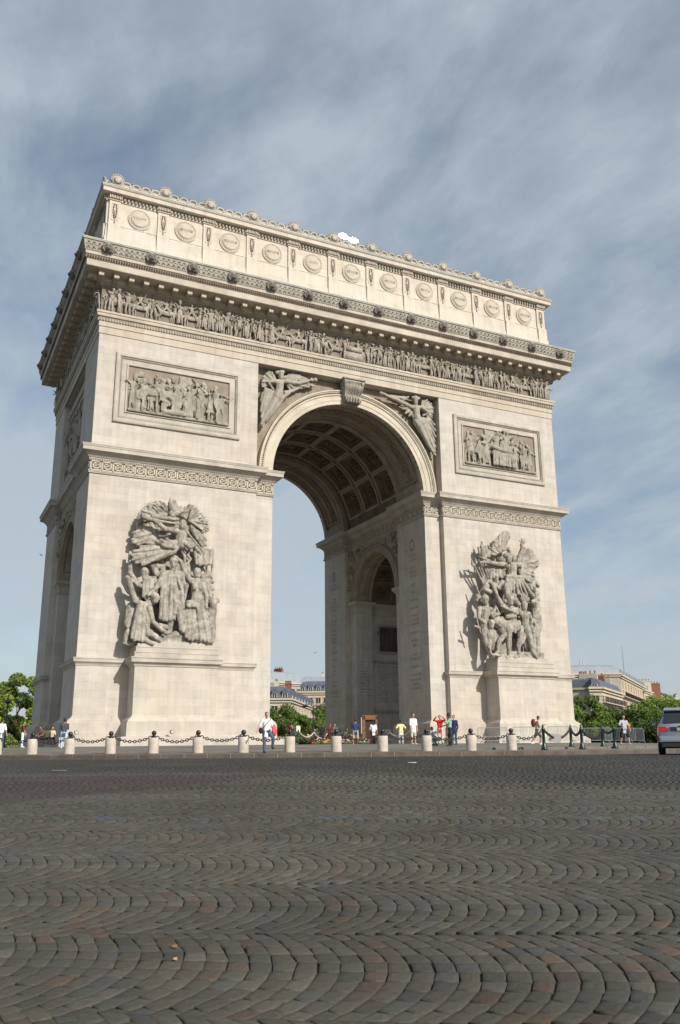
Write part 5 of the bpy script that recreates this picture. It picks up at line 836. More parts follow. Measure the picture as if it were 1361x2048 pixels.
# cobbles laid in segmental arcs, every stone modelled
def cobbles():
    b, p, sag, nj = 1.46, .126, .31, 10
    NV = []; NF = []; NC = []; base = 0
    r = np.random.RandomState(3)
    RH = np.array([FH[1], -FH[0]])
    k0 = 1; t00 = 6.66-.5*b-5*b
    cen = []
    k = 0
    while True:
        t0 = t00+k*b; k += 1
        if t0 > 31: break
        tm = max(t0, 0); hw = .44*tm+3.2; n = int(2*hw/p); far = t0 > 14
        i = np.arange(n)[:, None]*np.ones(nj)[None]; j = np.arange(nj)[None]*np.ones(n)[:, None]
        s00 = -hw+r.uniform(0, p)
        wob = r.uniform(-.05, .05, (n+1, nj+1))*.28   # shared corner jitter keeps joints readable
        jt = r.uniform(-.25, .25, (n, nj))
        slope = .05*math.sin(k*1.7); sag = .31+.04*math.sin(k*2.3)
        def P(ii, jj, off=0):
            tau = -1+2*(jj+off)/nj
            s = s00+ii*p+sag*(1-tau**2)+slope*tau
            t = t0+b*(tau+1)/2-.07*s*np.clip((9-t0)/6, 0, 1)+.05*np.sin(s*.9+k)
            return s, t
        A = []
        for (di, dj) in ((0, 0), (1, 0), (1, 1), (0, 1)):
            ii = i+di; jj = j+dj; t_ = -1+2*jj/nj; mm_ = -4*sag*t_/b; jj = np.clip(jj+(di*-mm_*p/(1+mm_**2))*nj/b, 0, nj)+r.uniform(-.10, .10, (1, nj))*0; s, t = P(ii, jj)
            w1 = wob[(i+di).astype(int), (j+dj).astype(int)]; s = s+w1*.5; t = t+w1*.6
            A.append(np.stack([s, t], -1))
        A = np.stack(A, 2).reshape(-1, 4, 2)      # stones x corner x (s,t)
        m_ = len(A); c = A.mean(1, keepdims=True)
        e1 = A[:, 1]-A[:, 0]; e2 = A[:, 3]-A[:, 0]
        u1 = e1/np.linalg.norm(e1, axis=1, keepdims=True); u2 = e2/np.linalg.norm(e2, axis=1, keepdims=True)
        op = .5+.6*np.clip(.5+.6*np.sin(c[:, 0, 0:1]*.8+1)+.5*np.sin(c[:, 0, 1:2]*1.1+c[:, 0, 0:1]*.5), 0, 1); gs = r.uniform(.002, .008, (m_, 1))*(r.rand(m_, 1)*.6+.4)*op; gc = r.uniform(.002, .006, (m_, 1))   # joint half widths: along arcs / across
        sh = r.uniform(-.008, .008, (m_, 1))
        B = A.copy(); 
        for q, (a1_, a2_) in enumerate(((1, 1), (-1, 1), (-1, -1), (1, -1))): B[:, q] += u1*gs*a1_+u2*gc*a2_+r.uniform(-.006, .006, (m_, 2))
        B += (u2*sh)[:, None]
        hz = r.uniform(-.0025, .002, (m_, 1)); tilt = r.uniform(-.01, .01, (m_, 1, 2))
        def world(Q, dz):
            xy = CAM[None, None, :2]+Q[..., :1]*RH+Q[..., 1:2]*FH
            rad = np.hypot(xy[..., 0]-AC[0], xy[..., 1]-AC[1]); z = road_z(rad)+dz+((Q-c)*tilt).sum(-1)
            return np.concatenate([xy, z[..., None]], -1)
        ins = lambda f: B+(c-B)*f
        L0 = world(B, hz-.045); L1 = world(B, hz-.003); L2 = world(ins(.04), hz)
        rings = [L0, L1, L2] if not far else [L0, world(ins(.03), hz)]
        if not far: rings.append(world(ins(.5), hz+.0004))
        V = np.concatenate(rings, 1); nr_ = len(rings); nv_ = 4*nr_
        F = []
        for q in range(nr_-1):
            for a_ in range(4): b_ = (a_+1) % 4; F.append((q*4+a_, q*4+b_, q*4+4+b_, q*4+4+a_))
        F.append(tuple((nr_-1)*4+a_ for a_ in range(4)))
        F = np.array(F)[None]+(base+np.arange(m_)*nv_)[:, None, None]
        # colour of each stone: grey brown, some reddish, some blue grey
        st = c[:, 0]; g = .083*np.exp(r.normal(0, .10, m_)); col = np.stack([g*1.09, g*.99, g*.76], 1)
        pick = r.rand(m_); col[pick < .05] *= (1.15, .93, .90); col[pick > .90] *= (.9, .97, 1.12); col[(pick > .5) & (pick < .6)] *= 1.12
        S, Tt = st[:, 0], st[:, 1]
        lo = 12.98+(S+4.87)*1.5; red = np.clip((Tt-lo)*1.5, 0, 1)*np.clip((19.7-Tt)*1.2, 0, 1)*np.clip(-(S+.2)*.8, 0, 1)
        dark = np.clip((Tt-(19.4-1.02*np.maximum(S, 0)))*.6, 0, 1)
        col = col*(1-red[:, None])+(col*.45+np.array([.052, .036, .037])*.62)*red[:, None]
        col = col*(1-dark[:, None])+(col*.25+.75*np.array([.050, .0485, .045]))*dark[:, None]
        blue = (abs(Tt-(11.35-.045*S)) < .10) & (r.rand(m_) < .55) & (np.sin(S*2.1+1)+np.sin(S*.9) > -.2); col[blue] = col[blue]*.6+np.array([.075, .10, .135])*.55
        NV.append(V.reshape(-1, 3)); NF.append(F.reshape(-1, 4)); NC.append(np.repeat(col, nv_, 0)); base += m_*nv_
    o = quads('cobblestones', np.concatenate(NV), np.concatenate(NF), COB, np.concatenate(NC)); tag(o, kind='structure')
    # dirt and grout bed a little below the tops
    Q = np.array([(s, t) for t in np.arange(-1.5, 32.1, .6) for s in np.linspace(-17, 17, 3)]); 
cobbles()
# small litter: cigarette end, leaves, paper
def litter(name, label, u, v_d, size, col, grp=None):
    x, y = at(u, v_d); m = MB(); a = rnd.uniform(0, 3); c, s = math.cos(a), math.sin(a); q = size
    m.add([(x+q*(c*i-s*j*.6), y+q*(s*i+c*j*.6), gz(x, y)+h+(.008 if i*j > 0 else 0)) for i, j in ((-.5, -.5), (.5, -.4), (.6, .5), (-.4, .5)) for h in (.004, .012)], [(0, 2, 4, 6), (1, 3, 5, 7), (0, 1, 3, 2), (2, 3, 5, 4), (4, 5, 7, 6), (6, 7, 1, 0)])
    tag(m.obj(name, mat('litter_%s' % name, col, .8)), label, name.replace('_', ' '), grp)
xa, ya = at(106, 21.5); xb, yb = at(136, 21.3); m = MB(); dz_ = .012; m.add([(xa, ya, gz(xa, ya)+dz_), (xb, yb, gz(xb, yb)+dz_), (xb+.05, yb+.12, gz(xb, yb+.12)+dz_), (xa+.05, ya+.12, gz(xa, ya+.12)+dz_)], [(0, 1, 2, 3)])
tag(m.obj('road_marking', mat('worn_white_paint', (.5, .5, .47), .8)), kind='structure')
litter('paper_scrap', 'white scrap of paper lying on the dark road below the bollards at right of centre', 825, 24.5, .22, (.75, .74, .7))
litter('dry_leaf', 'small orange dry leaf on the cobbles at lower left', 365, 5.6, .03, (.22, .12, .05))
litter('cigarette_end', 'orange cigarette end lying between cobbles left of centre', 366, 5.35, .025, (.4, .24, .13))
# ---------------------------------------------------------------- bollards, chains
def oncirc(u, Rc):
    q = ray(u); q = q[:2]/np.linalg.norm(q[:2]); o = CAM[:2]-np.array(AC); b = o@q; c = o@o-Rc*Rc; t = -b-math.sqrt(b*b-c); p = CAM[:2]+q*t; return float(p[0]), float(p[1])
PALE = mat('bollard_stone', (.52, .46, .38), .85, spec=.2, fn=weathered((.44, .38, .31), (.60, .54, .455), 3, .4))
def bollard():
    t = thing('stone_bollard', 'x', 'bollard')
    m = MB(); m.lathe([(.001, 0), (.235, 0), (.238, .02), (.233, .3), (.235, .655), (.222, .675), (.001, .68)], n=28); m.obj('stone_post', PALE, t, True).data.shade_smooth()
    m = MB(); m.lathe([(.001, .675), (.10, .675), (.10, .70), (.05, .72), (.05, .755), (.085, .77), (.06, .79), (.001, .79)], n=18); m.obj('collar', IRON, t, True)
    m = MB(); m.ell((0, 0, .875), .108, 20, 12); m.obj('iron_ball', IRON, t, True)
    return t
BX = [-7, 64, 139, 221, 307, 396, 487, 580, 673, 766, 854, 943, 1024]
BL = ['cut off by the left edge of the picture', 'leftmost whole one, before the seated people', 'just right of the light blue trousers', 'before the shadowed side of the left pedestal', 'under the left pedestal, left one', 'under the left pedestal, right one', 'just left of the man with the red jacket', 'just right of the man with the jacket', 'left of the person in navy shirt', 'between the yellow shirt and the wooden door frame', 'left of the person in red', 'right of the pale green shirt', 'rightmost, nearest the metal posts']
b0 = bollard(); BP = []
for i, u in enumerate(BX):
    x, y = oncirc(u, 42.25); o = b0 if i == 0 else dup(b0); o.location = (x, y, gz(x, y)-.01); o.rotation_euler = (0, 0, i*1.3); o['label'] = 'pale stone bollard with black iron ball, '+BL[i]; o['group'] = 'stone bollards along the kerb'; BP.append((x, y, gz(x, y)+.76))
GREEN = mat('dark_green_paint', (.008, .028, .022), .3, spec=.6)
def post():
    t = thing('metal_bollard', 'x', 'bollard')
    m = MB(); m.lathe([(.001, 0), (.15, 0), (.155, .06), (.145, .1), (.115, .13), (.11, .2), (.085, .26), (.072, .34), (.066, .9), (.085, .915), (.085, .94), (.06, .96), (.075, .99), (.05, 1.03), (.035, 1.07), (.045, 1.10), (.03, 1.135), (.001, 1.15)], n=14); m.obj('post', GREEN, t, True)
    m = MB(); m.tube([(-.1, 0, .93), (.1, 0, .93)], .03, n=8); m.obj('chain_eye', GREEN, t)
    return t
p0 = post(); MP = []
ML = ['leftmost of its row, before the walking person', 'thin one standing behind, left of a close pair', 'right one of the close pair at the plinth corner', 'left one of the two before the steel barriers', 'right one of the two before the steel barriers', 'half hidden by the silver car']
for i, (u, rc) in enumerate(((1089, 42.3), (1144, 38.4), (1165, 42.0), (1207, 39.3), (1231, 41.3), (1327, 38.6))):
    x, y = oncirc(u, rc); o = p0 if i == 0 else dup(p0); o.location = (x, y, gz(x, y)-.01); o.rotation_euler = (0, 0, i*.4-YAW); o['label'] = 'dark green metal bollard, '+ML[i]; o['group'] = 'dark metal bollards at the right'; MP.append((x, y, gz(x, y)+.93))
def chain(p, q, sag, label, m0=CHAINM, lk=.15, rw=.021, hw=.055):
    p, q = np.array(p), np.array(q); L = np.linalg.norm(q-p)*1.06; n = int(L/(lk*.78)); m = MB()
    C = lambda t: p+(q-p)*t-np.array([0, 0, sag*4*t*(1-t)])
    for k in range(n):
        a, b = C(k/n), C((k+1)/n); d = (b-a)/np.linalg.norm(b-a); c = (a+b)/2; s = np.cross(d, [0, 0, 1.]); s /= np.linalg.norm(s)
        if k % 2: s = np.cross(d, s)
        m.tube([c+d*lk*.5*math.cos(t)+s*hw*math.sin(t) for t in np.linspace(0, 2*math.pi, 9)], rw, n=5)
    return tag(m.obj('chain', m0, None, False, fix=False), label, 'chain', 'iron chains between the bollards')
CL = ['cut by the left edge', 'in front of the blue trousers', 'at the left pier corner', 'left half of the left pedestal', 'right half of the left pedestal', 'right of the left pedestal', 'behind the man with red jacket', 'left of the navy shirt', 'under the navy shirt person', 'before the yellow shirt person', 'before the crouching person', 'before the right pedestal corner', ]
for i in range(12): chain(BP[i], BP[i+1], .26+.02*math.sin(i*2), 'dark rusty chain hanging between two stone bollards, '+CL[i])
chain(BP[12], MP[0], .34, 'dark rusty chain from the last stone bollard to the tall metal one')
chain(MP[0], MP[1], .45, 'dark chain sagging between the tall metal bollard and the thin one behind'); chain(MP[1], MP[2], .3, 'short dark chain joining the close pair of metal bollards')
chain(MP[2], MP[3], .42, 'dark chain from the close pair of metal bollards towards the barriers'); chain(MP[3], MP[4], .2, 'short dark chain joining the two metal bollards before the barriers')
m = MB(); m.box(-.28, .28, -.02, .02, -.2, .2); x, y = at(1112, 43); o = m.obj('chain_sign', mat('grey_sign', (.35, .35, .33), .6)); o.location = (x, y, gz(x, y)+.5); o.rotation_euler = (0, R(8), -YAW); tag(o, 'small blank grey plate hanging by the chain right of the tall metal bollard', 'sign')
# steel crowd barriers
STEEL = mat('galvanised_steel', (.35, .37, .38), .35, metal=.7)
def barrier():
    t = thing('crowd_barrier', 'x', 'barrier'); m = MB()
    m.tube([(-1.1, 0, .12), (-1.1, 0, .98), (-1.02, 0, 1.06), (1.02, 0, 1.06), (1.1, 0, .98), (1.1, 0, .12)], .022, n=6); m.tube([(-1.1, 0, .18), (1.1, 0, .18)], .018, n=6); m.obj('frame', STEEL, t, fix=False)
    m = MB(); [m.tube([(-1.0+i*.105, 0, .18), (-1.0+i*.105, 0, 1.05)], .010, n=5) for i in range(20)]; m.obj('bars', STEEL, t, fix=False)
    for s in (-1, 1): m = MB(); m.tube([(s*.8, -.3, .02), (s*.8, -.28, .06), (s*.8, 0, .16), (s*.8, .28, .06), (s*.8, .3, .02)], .02, n=6); m.obj('foot', STEEL, t, fix=False)
    return t
q0 = barrier()
for i, (u, d, a, lb) in enumerate(((1196, 66, 4, 'just right of the plinth corner, behind the two dark posts'), (1243, 66.5, -3, 'behind the man with the orange bag'), (1272, 67, 35, 'turned, at the right end near the car'), (987, 62, 2, 'before the shadowed side of the right pedestal'), (1060, 60.5, -2, 'behind the walker with the backpack'), (1128, 60, 3, 'before the front of the right pedestal'))):
    x, y = at(u, d); o = q0 if i == 0 else dup(q0); o.location = (x, y, gz(x, y)); o.rotation_euler = (0, 0, R(a)-(YAW if i < 3 else YAW*.6)); o['label'] = 'grey steel crowd barrier '+lb; o['group'] = 'steel crowd barriers'
# ---------------------------------------------------------------- people
SK = [mat('skin_light', (.50, .28, .19), .5, spec=.3), mat('skin_tan', (.34, .18, .11), .5, spec=.3), mat('skin_dark', (.09, .05, .035), .5, spec=.3)]
HR = mat('hair_dark', (.02, .014, .01), .6); HB = mat('hair_brown', (.09, .045, .022), .6); SHOE = mat('shoe_dark', (.03, .025, .022), .5); WSHOE = mat('shoe_white', (.7, .7, .68), .6)
def cloth(name, col): return mat('cloth_'+name, col, .9, var=.12, vscale=5, bump=.3, bscale=18)
WHITE = cloth('white', (.72, .74, .76)); JEANS = cloth('jeans', (.075, .11, .16)); BLACK = cloth('black', (.018, .018, .02)); KHAKI = cloth('khaki', (.50, .40, .25)); NAVY = cloth('navy', (.035, .04, .13)); RED = cloth('red', (.62, .03, .025))
YEL = cloth('yellow', (.72, .66, .36)); GRN = cloth('pale_green', (.30, .47, .36)); GREY = cloth('charcoal', (.06, .065, .07)); LBLUE = cloth('light_blue', (.42, .55, .75)); BEIGE = cloth('beige', (.58, .50, .38)); MAR = cloth('maroon', (.14, .025, .025)); PINK = cloth('coral', (.75, .12, .13)); OLIVE = cloth('olive', (.09, .10, .06)); TEAL = cloth('teal', (.05, .12, .13)); BROWN = cloth('brown', (.16, .07, .04)); ORANGE = cloth('orange', (.75, .18, .03)); LG = cloth('light_grey', (.45, .46, .48))
VB = .013
def person(label, u, d, H=1.72, face=180, pose=None, shirt=WHITE, sleeve=.45, legsm=JEANS, length=1.0, skin=0, hair=HR, longhair=0, shoe=SHOE, skirt=0, dz=0, sit=0, group=None, xy=None):
    pose = pose or {}
    J = fig(H, sit=sit, **pose); x, y = xy or at(u, d)
    m = MB(); flesh(m, J); me = remesh(m.mesh('person'), VB, 1)
    o = link('person', me, SK[skin]); o.location = (x, y, gz(x, y)+dz); o.rotation_euler = (0, 0, R(face)-YAW); tag(o, label, 'person', group)
    g = .014*H
    m = MB()
    for sx in (-.032, .032):
        q = np.array([sx*H, 0, 0]); m.tube([J['hl']*.5+J['hr']*.5+q+np.array([0, 0, -.01*H]), J['w']*.6+q, J['w']+q*.9, J['c']+q*1.5, J['c']*.4+J['n']*.6+q*.9], [.068*H, .068*H, .062*H, .066*H, .04*H], n=12, sph=True)
    m.tube([J['sl'], J['sr']], .043*H, n=10, sph=True)
    for s in 'lr':
        e = J['s'+s]+(J['e'+s]-J['s'+s])*min(1, sleeve*2); P = [J['s'+s], e]; rs = [.041*H, .036*H]
        if sleeve > .5: P.append(J['e'+s]+(J['p'+s]-J['e'+s])*min(.95, (sleeve-.5)*2)); rs = [.041*H, .034*H, .024*H]
        m.tube(P, rs, n=10, sph=True)
    link('shirt', remesh(m.mesh('shirt'), VB, 2), shirt, o)
    m = MB(); hp = J['hl']*.5+J['hr']*.5; m.tube([hp-np.array([.035*H, 0, 0]), hp+np.array([.035*H, 0, 0])], .066*H, n=10, sph=True)
    for s in 'lr':
        P = [J['h'+s], (J['h'+s]+J['k'+s])/2, J['k'+s]]; rs = [.062*H, .056*H, .044*H]
        if length > .5: P.append(J['k'+s]+(J['a'+s]-J['k'+s])*min(1., (length-.5)*2)); rs.append(.036*H)
        else: P[2] = J['h'+s]+(J['k'+s]-J['h'+s])*length*2; rs[2] = .055*H
        m.tube(P, rs, n=10, sph=True)
    if skirt: mid = (J['kl']+J['kr'])/2; m.tube([hp, hp*.5+mid*.5, mid], [.075*H, .11*H, .13*H], n=12)
    link('trousers' if not skirt else 'skirt', remesh(m.mesh('trousers'), VB, 2), legsm, o)
    m = MB(); h = J['hd']+np.array([0, .008*H, .02*H]); m.ell(h+np.array([0, -.012*H, .016*H]), (.050*H, .054*H, .056*H), 12, 8); m.ell(h+np.array([0, -.028*H, -.008*H]), (.044*H, .035*H, .05*H), 10, 6)
    if longhair: m.tube([h+np.array([0, -.035*H, 0]), h+np.array([0, -.05*H, -.10*H])], [.045*H, .035*H], n=10, sph=True)
    link('hair', m.mesh('hair', True), hair, o)
    for s in 'lr':
        m = MB(); a = J['a'+s]; m.tube([a+np.array([0, -.022*H, -.026*H]), a+np.array([0, .04*H, -.028*H]), a+np.array([0, .088*H, -.032*H])], [.026*H, .027*H, .018*H], n=10, sph=True); link('shoe', m.mesh('shoe', True), shoe, o)
    o2 = J; return o, J
def bag(o, name, m0, c, r, strap=None, rest=None):
    m = MB(); m.ell(c, r, 12, 8); bm_ = m.mesh(name, True); b = link(name, bm_, m0); b.matrix_world = o.matrix_basis.copy()
    if strap: s = MB(); s.tube(strap, .014, n=6); link('strap', s.mesh('strap'), BLACK, b)
    return b
def accessory(o, name, label, m0, c, r, strap=None, box=False):
    b = bag(o, name, m0, c, r, strap); tag(b, label, name.replace('_', ' ')); return b
DN = (-.12, .05, -1)
H = 1.74
o, J = person('man in white polo shirt and jeans stepping off the kerb edge with a raised foot', 533, 38.9, H, 200, dict(arms=((-.25, .25, -1), (.3, .9, -.1), (.5, -.1, -1), (.5, .5, -.75)), legs=((-.35, .75, -.75), (-.05, -.35, -1), (.0, .02, -1), (0, -.02, -1)), head=(.1, .5)), WHITE, .45, JEANS, 1, 0, HB)
accessory(o, 'shoulder_bag', 'black shoulder bag slung on the hip of the man in the white polo shirt', BLACK, (.26, .02, .93), (.10, .09, .13), [(.22, .12, .98), (.05, .17, 1.2), (-.17, .08, 1.42), (-.1, -.13, 1.36), (.2, -.1, 1.0)])
jk = MB(); jk.tube([(-.30, .12, 1.12), (-.34, .12, .95), (-.36, .06, .78), (-.33, .02, .7)], [.07, .10, .09, .04], n=9, sph=True); jk.tube([(-.27, .14, 1.08), (-.27, .14, .9), (-.3, .12, .78)], [.05, .08, .05], n=8, sph=True)
b = link('red_jacket', remesh(jk.mesh('red_jacket'), .015, 1), PINK); b.matrix_world = o.matrix_basis.copy(); tag(b, 'coral red jacket carried in the hand of the man in the white polo shirt', 'jacket')
person('person seen from behind in charcoal top and light blue trousers by the left pier corner', 126, 52, 1.7, 20, dict(arms=((-.15, .3, -1), (.1, .9, .2), (.15, .2, -1), (.1, .9, .3)), legs=((-.04, .1, -1), (0, -.05, -1), (.08, -.1, -1), (.03, -.2, -1))), GREY, .45, LBLUE, 1, 1, HR, shoe=WSHOE)
for i, (u, lb, sh) in enumerate(((82, 'left one of three by the shaded left pier', BROWN), (92, 'middle one of three, olive top', OLIVE), (101, 'right one of three, beige top', BEIGE))):
    person('person sitting on the step, '+lb, u, 62+i*.3, 1.68, (150, 195, 215)[i], dict(arms=((-.2, .4, -.8), (.1, .9, -.3), (.2, .4, -.8), (-.1, .9, -.2)), legs=((-.12, 1, .0), (0, .15, -1), (.12, 1, .02), (0, .2, -1)), lean=(0, .15)), sh, .4, BLACK, 1, (1, 2, 0)[i], HR, sit=1, dz=.5)
person('person in pale top and white trousers with red sleeve before the tree at far left', 43, 58, 1.68, -70, dict(arms=((-.15, .2, -1), (0, .4, -1), (.15, .2, -1), (0, .5, -.7))), MAR, .45, WHITE, 1, 0, HR, shoe=WSHOE)
person('person in white shirt cut off by the left edge of the picture', -1, 50, 1.74, 0, {}, WHITE, .45, TEAL, 1, 0, HR)
person('person in navy polo shirt and khaki shorts seen from behind', 712, 62, 1.76, 8, dict(arms=((-.3, .3, -1), (.5, .7, .0), (.3, .3, -1), (-.5, .7, .0)), legs=((-.12, 0, -1), (-.06, 0, -1), (.12, 0, -1), (.06, 0, -1))), NAVY, .45, KHAKI, .55, 0, HR, shoe=WSHOE)
person('dark haired person in white shirt and dark trousers seen from behind', 748, 66, 1.74, 10, dict(arms=((-.2, .3, -1), (.1, .8, .1), (.2, .2, -1), (.0, .8, .1))), WHITE, .5, BLACK, 1, 1, HR, longhair=1)
person('dark skinned person sitting low on the plinth ledge in the shade of the passage', 776, 72, 1.7, 185, dict(arms=((-.2, .5, -.8), (.1, .9, -.3), (.2, .5, -.8), (-.1, .9, -.3)), legs=((-.12, 1, 0), (0, .15, -1), (.12, 1, 0), (0, .15, -1))), GREY, .9, NAVY, 1, 2, HR, sit=1, dz=.55)
person('person in yellow shirt and pale trousers with hands on the hips, seen from behind', 803, 64, 1.7, 5, dict(arms=((-.6, -.2, -.8), (.5, .3, -.7), (.6, -.2, -.8), (-.5, .3, -.7))), YEL, .45, LG, 1, 1, HR)
person('young person in long white T-shirt and pale shorts standing by the chain', 828, 52, 1.76, -150, dict(arms=((-.12, .1, -1), (0, .25, -1), (.12, .1, -1), (0, .3, -1))), WHITE, .5, BEIGE, .6, 0, HB, shoe=WSHOE)
person('person in red jacket with arms raised taking a picture', 882, 54, 1.68, 170, dict(arms=((-.5, .6, .1), (.5, .5, .6), (.5, .6, .1), (-.5, .5, .6)), head=(0, .1)), RED, .95, BEIGE, 1, 0, HB)
person('person in pale green shirt and black trousers with arm raised beside the red jacket', 901, 48.5, 1.76, 95, dict(arms=((-.1, .6, -.6), (.0, .7, .5), (.1, .3, -1), (.1, .8, -.2))), GRN, .6, BLACK, 1, 2, HR)
person('person in navy and red standing half hidden behind the green shirt', 910, 51.5, 1.66, 150, {}, NAVY, .9, JEANS, 1, 0, HR)
person('person crouching low in grey and teal in front of the red jacket', 878, 49, 1.65, 60, dict(lean=(0, .7), arms=((-.1, .8, -.6), (0, .6, -.8), (.1, .8, -.6), (0, .6, -.8)), legs=((-.15, 1, .15), (0, -.75, -1), (.15, 1, .1), (0, -.7, -1))), LG, .5, TEAL, 1, 0, HR, dz=0)
o, J = person('walker in tan top and olive shorts striding right behind the tall metal bollard', 1077, 52, 1.7, -88, dict(lean=(0, .15), arms=((-.1, .3, -1), (0, .9, .3), (.1, .3, -1), (0, .9, .35)), legs=((-.04, .6, -1), (0, -.1, -1), (.04, -.45, -1), (0, -.7, -.9))), BEIGE, .45, OLIVE, .6, 0, HR, shoe=WSHOE)
accessory(o, 'backpack', 'dark red backpack worn by the walker striding right', MAR, (0, -.2, 1.22), (.15, .14, .24), [(-.1, -.1, 1.4), (-.1, .12, 1.42), (-.1, .1, 1.15)])
o, J = person('man in grey shirt and black shorts walking before the steel barriers', 1252, 55, 1.78, 190, dict(arms=((-.3, .1, -1), (0, .5, -.6), (.5, .2, -.7), (.1, .6, -.1)), legs=((-.2, .25, -1), (-.1, -.1, -1), (.2, -.15, -1), (.1, -.3, -1))), LG, .45, BLACK, .5, 0, HB, shoe=WSHOE)
accessory(o, 'sport_bag', 'orange and white bag carried at the side of the man in black shorts', ORANGE, (-.32, -.08, 1.12), (.13, .2, .15), [(-.3, -.1, 1.2), (-.1, .1, 1.45), (.1, -.1, 1.42)])
# shaded group round the flowers under the arch
for i, (u, d, f, sh, st, lb) in enumerate(((590, 60, 120, GREY, 1, 'sitting hunched on the lit plinth end'), (644, 70, 180, BLACK, 0, 'standing left of the pair behind the ropes'), (661, 71, 170, MAR, 0, 'maroon top, left of the pair behind the ropes'), (670, 71.5, 190, TEAL, 0, 'taller of the pair behind the ropes'), (682, 74, 180, GREY, 1, 'sitting right of the pair behind the ropes'), (693, 74, 200, OLIVE, 1, 'sitting nearest to the navy shirt person'), (630, 75, 180, NAVY, 1, 'sitting beside the lamp post foot'), (583, 64, 150, MAR, 0, 'standing half hidden behind the shadowed bollard'))):
    P = dict(arms=((-.2, .4, -.8), (.1, .9, -.3), (.2, .4, -.8), (-.1, .9, -.3)), legs=((-.12, 1, 0), (0, .15, -1), (.12, 1, 0), (0, .15, -1)), lean=(0, .3)) if st else dict(arms=((-.2, .2, -1), (.1, .7, -.1), (.2, .2, -1), (-.1, .7, -.1)))
    person('person in dark clothes '+lb, u, d, 1.7, f, P, sh, .7, BLACK, 1, (0, 2, 1)[i % 3], HR, sit=st, dz=.45 if st else 0)
# ---------------------------------------------------------------- rope posts, flowers, door frame, small signs
ROPE = mat('pale_rope', (.66, .58, .44), .8)
posts = []
def rpost():
    t = thing('rope_post', 'x', 'post'); m = MB(); m.lathe([(.001, 0), (.16, 0), (.16, .03), (.03, .06), (.028, .9), (.05, .93), (.04, .98), (.001, 1.0)], n=10); m.obj('pole', GREEN, t, True); return t
r0 = rpost(); RU = [(597, 60), (628, 67), (655, 73), (615, 75), (672, 77), (700, 76), (742, 74), (780, 70), (716, 63), (824, 60)]
for i, (u, d) in enumerate(RU):
    x, y = at(u, d); o = r0 if i == 0 else dup(r0); o.location = (x, y, gz(x, y)); posts.append((x, y, gz(x, y)+.93)); o['label'] = 'slim dark post holding the pale ropes round the flowers'; o['group'] = 'rope posts round the flowers'
for a, b in ((0, 1), (1, 2), (3, 1), (3, 4), (4, 5), (2, 5), (5, 6), (6, 7), (7, 9)):
    p, q = np.array(posts[a]), np.array(posts[b]); m = MB(); m.tube([p+(q-p)*t-np.array([0, 0, .38*4*t*(1-t)]) for t in np.linspace(0, 1, 13)], .045, n=7); tag(m.obj('rope', ROPE, None, True), 'thick pale rope sagging between slim posts round the flowers', 'rope', 'pale ropes round the flowers')
FC = [mat('petal_'+n, c, .7) for n, c in (('red', (.45, .03, .02)), ('white', (.75, .7, .6)), ('yellow', (.7, .45, .06)), ('orange', (.65, .2, .04)), ('pink', (.6, .2, .2)), ('leaf', (.04, .1, .03)))]
FL = ['leftmost', 'second from the left', 'third, before the seated people', 'fourth, left of the bollard', 'just right of the bollard', 'left of the khaki shorts', 'right of the khaki shorts', 'rightmost, by the dark trousers']
for i, u in enumerate((628, 637, 648, 658, 690, 700, 724, 732)):
    x, y = at(u, 60+i % 2); z = gz(x, y); t = thing('flower_wreath', 'low wreath of mixed flowers, '+FL[i]+', under the arch', 'flowers', (x, y, z), 0, 'flower wreaths under the arch')
    m = MB(); m.ell((0, 0, .12), (.3, .22, .15), 10, 6); m.obj('greenery', FC[5], t, True)
    for k in range(2):
        m = MB(); [m.add(*_blob((rnd.uniform(-.28, .28), rnd.uniform(-.22, .1), rnd.uniform(.12, .34)), .065)) for _ in range(12)]; m.obj('blossoms', FC[(i+k*2) % 5], t, fix=False)
m = MB(); 
x, y = at(741, 73); t = thing('door_frame', 'brown wooden door frame with dark opening in the passage', 'door frame', (x, y, gz(x, y)), -YAW)
WOOD = mat('brown_wood', (.22, .10, .045), .6, var=.3, vscale=4)
m.box(-.62, -.38, -.3, .3, 0, 2.3); m.box(.45, .62, -.3, .3, 0, 2.3); m.box(-.62, .62, -.3, .3, 2.0, 2.35); m.obj('frame', WOOD, t, fix=False)
m = MB(); m.box(-.38, .45, -.1, .2, 0, 2.0); m.obj('door', mat('dark_door', (.05, .028, .018), .5), t); m = MB(); m.box(-.72, -.66, -.32, -.28, .9, 2.2); m.obj('notice', mat('notice_paper', (.55, .5, .38), .8), t)
x, y = at(597, 62); m = MB(); m.box(-.14, .14, -.01, .01, 0, .38); o = m.obj('notice_board', mat('notice_white', (.72, .74, .62), .7)); o.location = (x, y, gz(x, y)+.92); o.rotation_euler = (0, 0, -YAW); tag(o, 'small white notice fixed above the rope end by the shadowed bollard', 'sign')
# low stone benches and floodlight boxes near the plinths
for u, d, lb in ((350, 47, 'under the left pedestal'), (148, 54, 'at the left pier corner')):
    x, y = at(u, d); 
LB = mat('fixture_metal', (.12, .11, .1), .5)
for i, (x, y, lb) in enumerate(((-22.0, -.98, 'on the left pier plinth near the corner'), (-15.9, -2.98, 'on the front of the left pedestal plinth'), (-9.9, -.98, 'on the left pier plinth near the passage'))):
    t = thing('wall_lamp', 'small round grey lamp '+lb, 'lamp', (x, y, 1.0), 0, 'round lamps on the plinth'); m = MB(); m.tube([(0, .1, 0), (0, -.12, 0)], .14, n=14); m.obj('housing', LB, t); m = MB(); m.tube([(0, -.11, 0), (0, -.14, 0)], .11, n=14); m.obj('glass', mat('lamp_glass', (.5, .48, .42), .3), t)
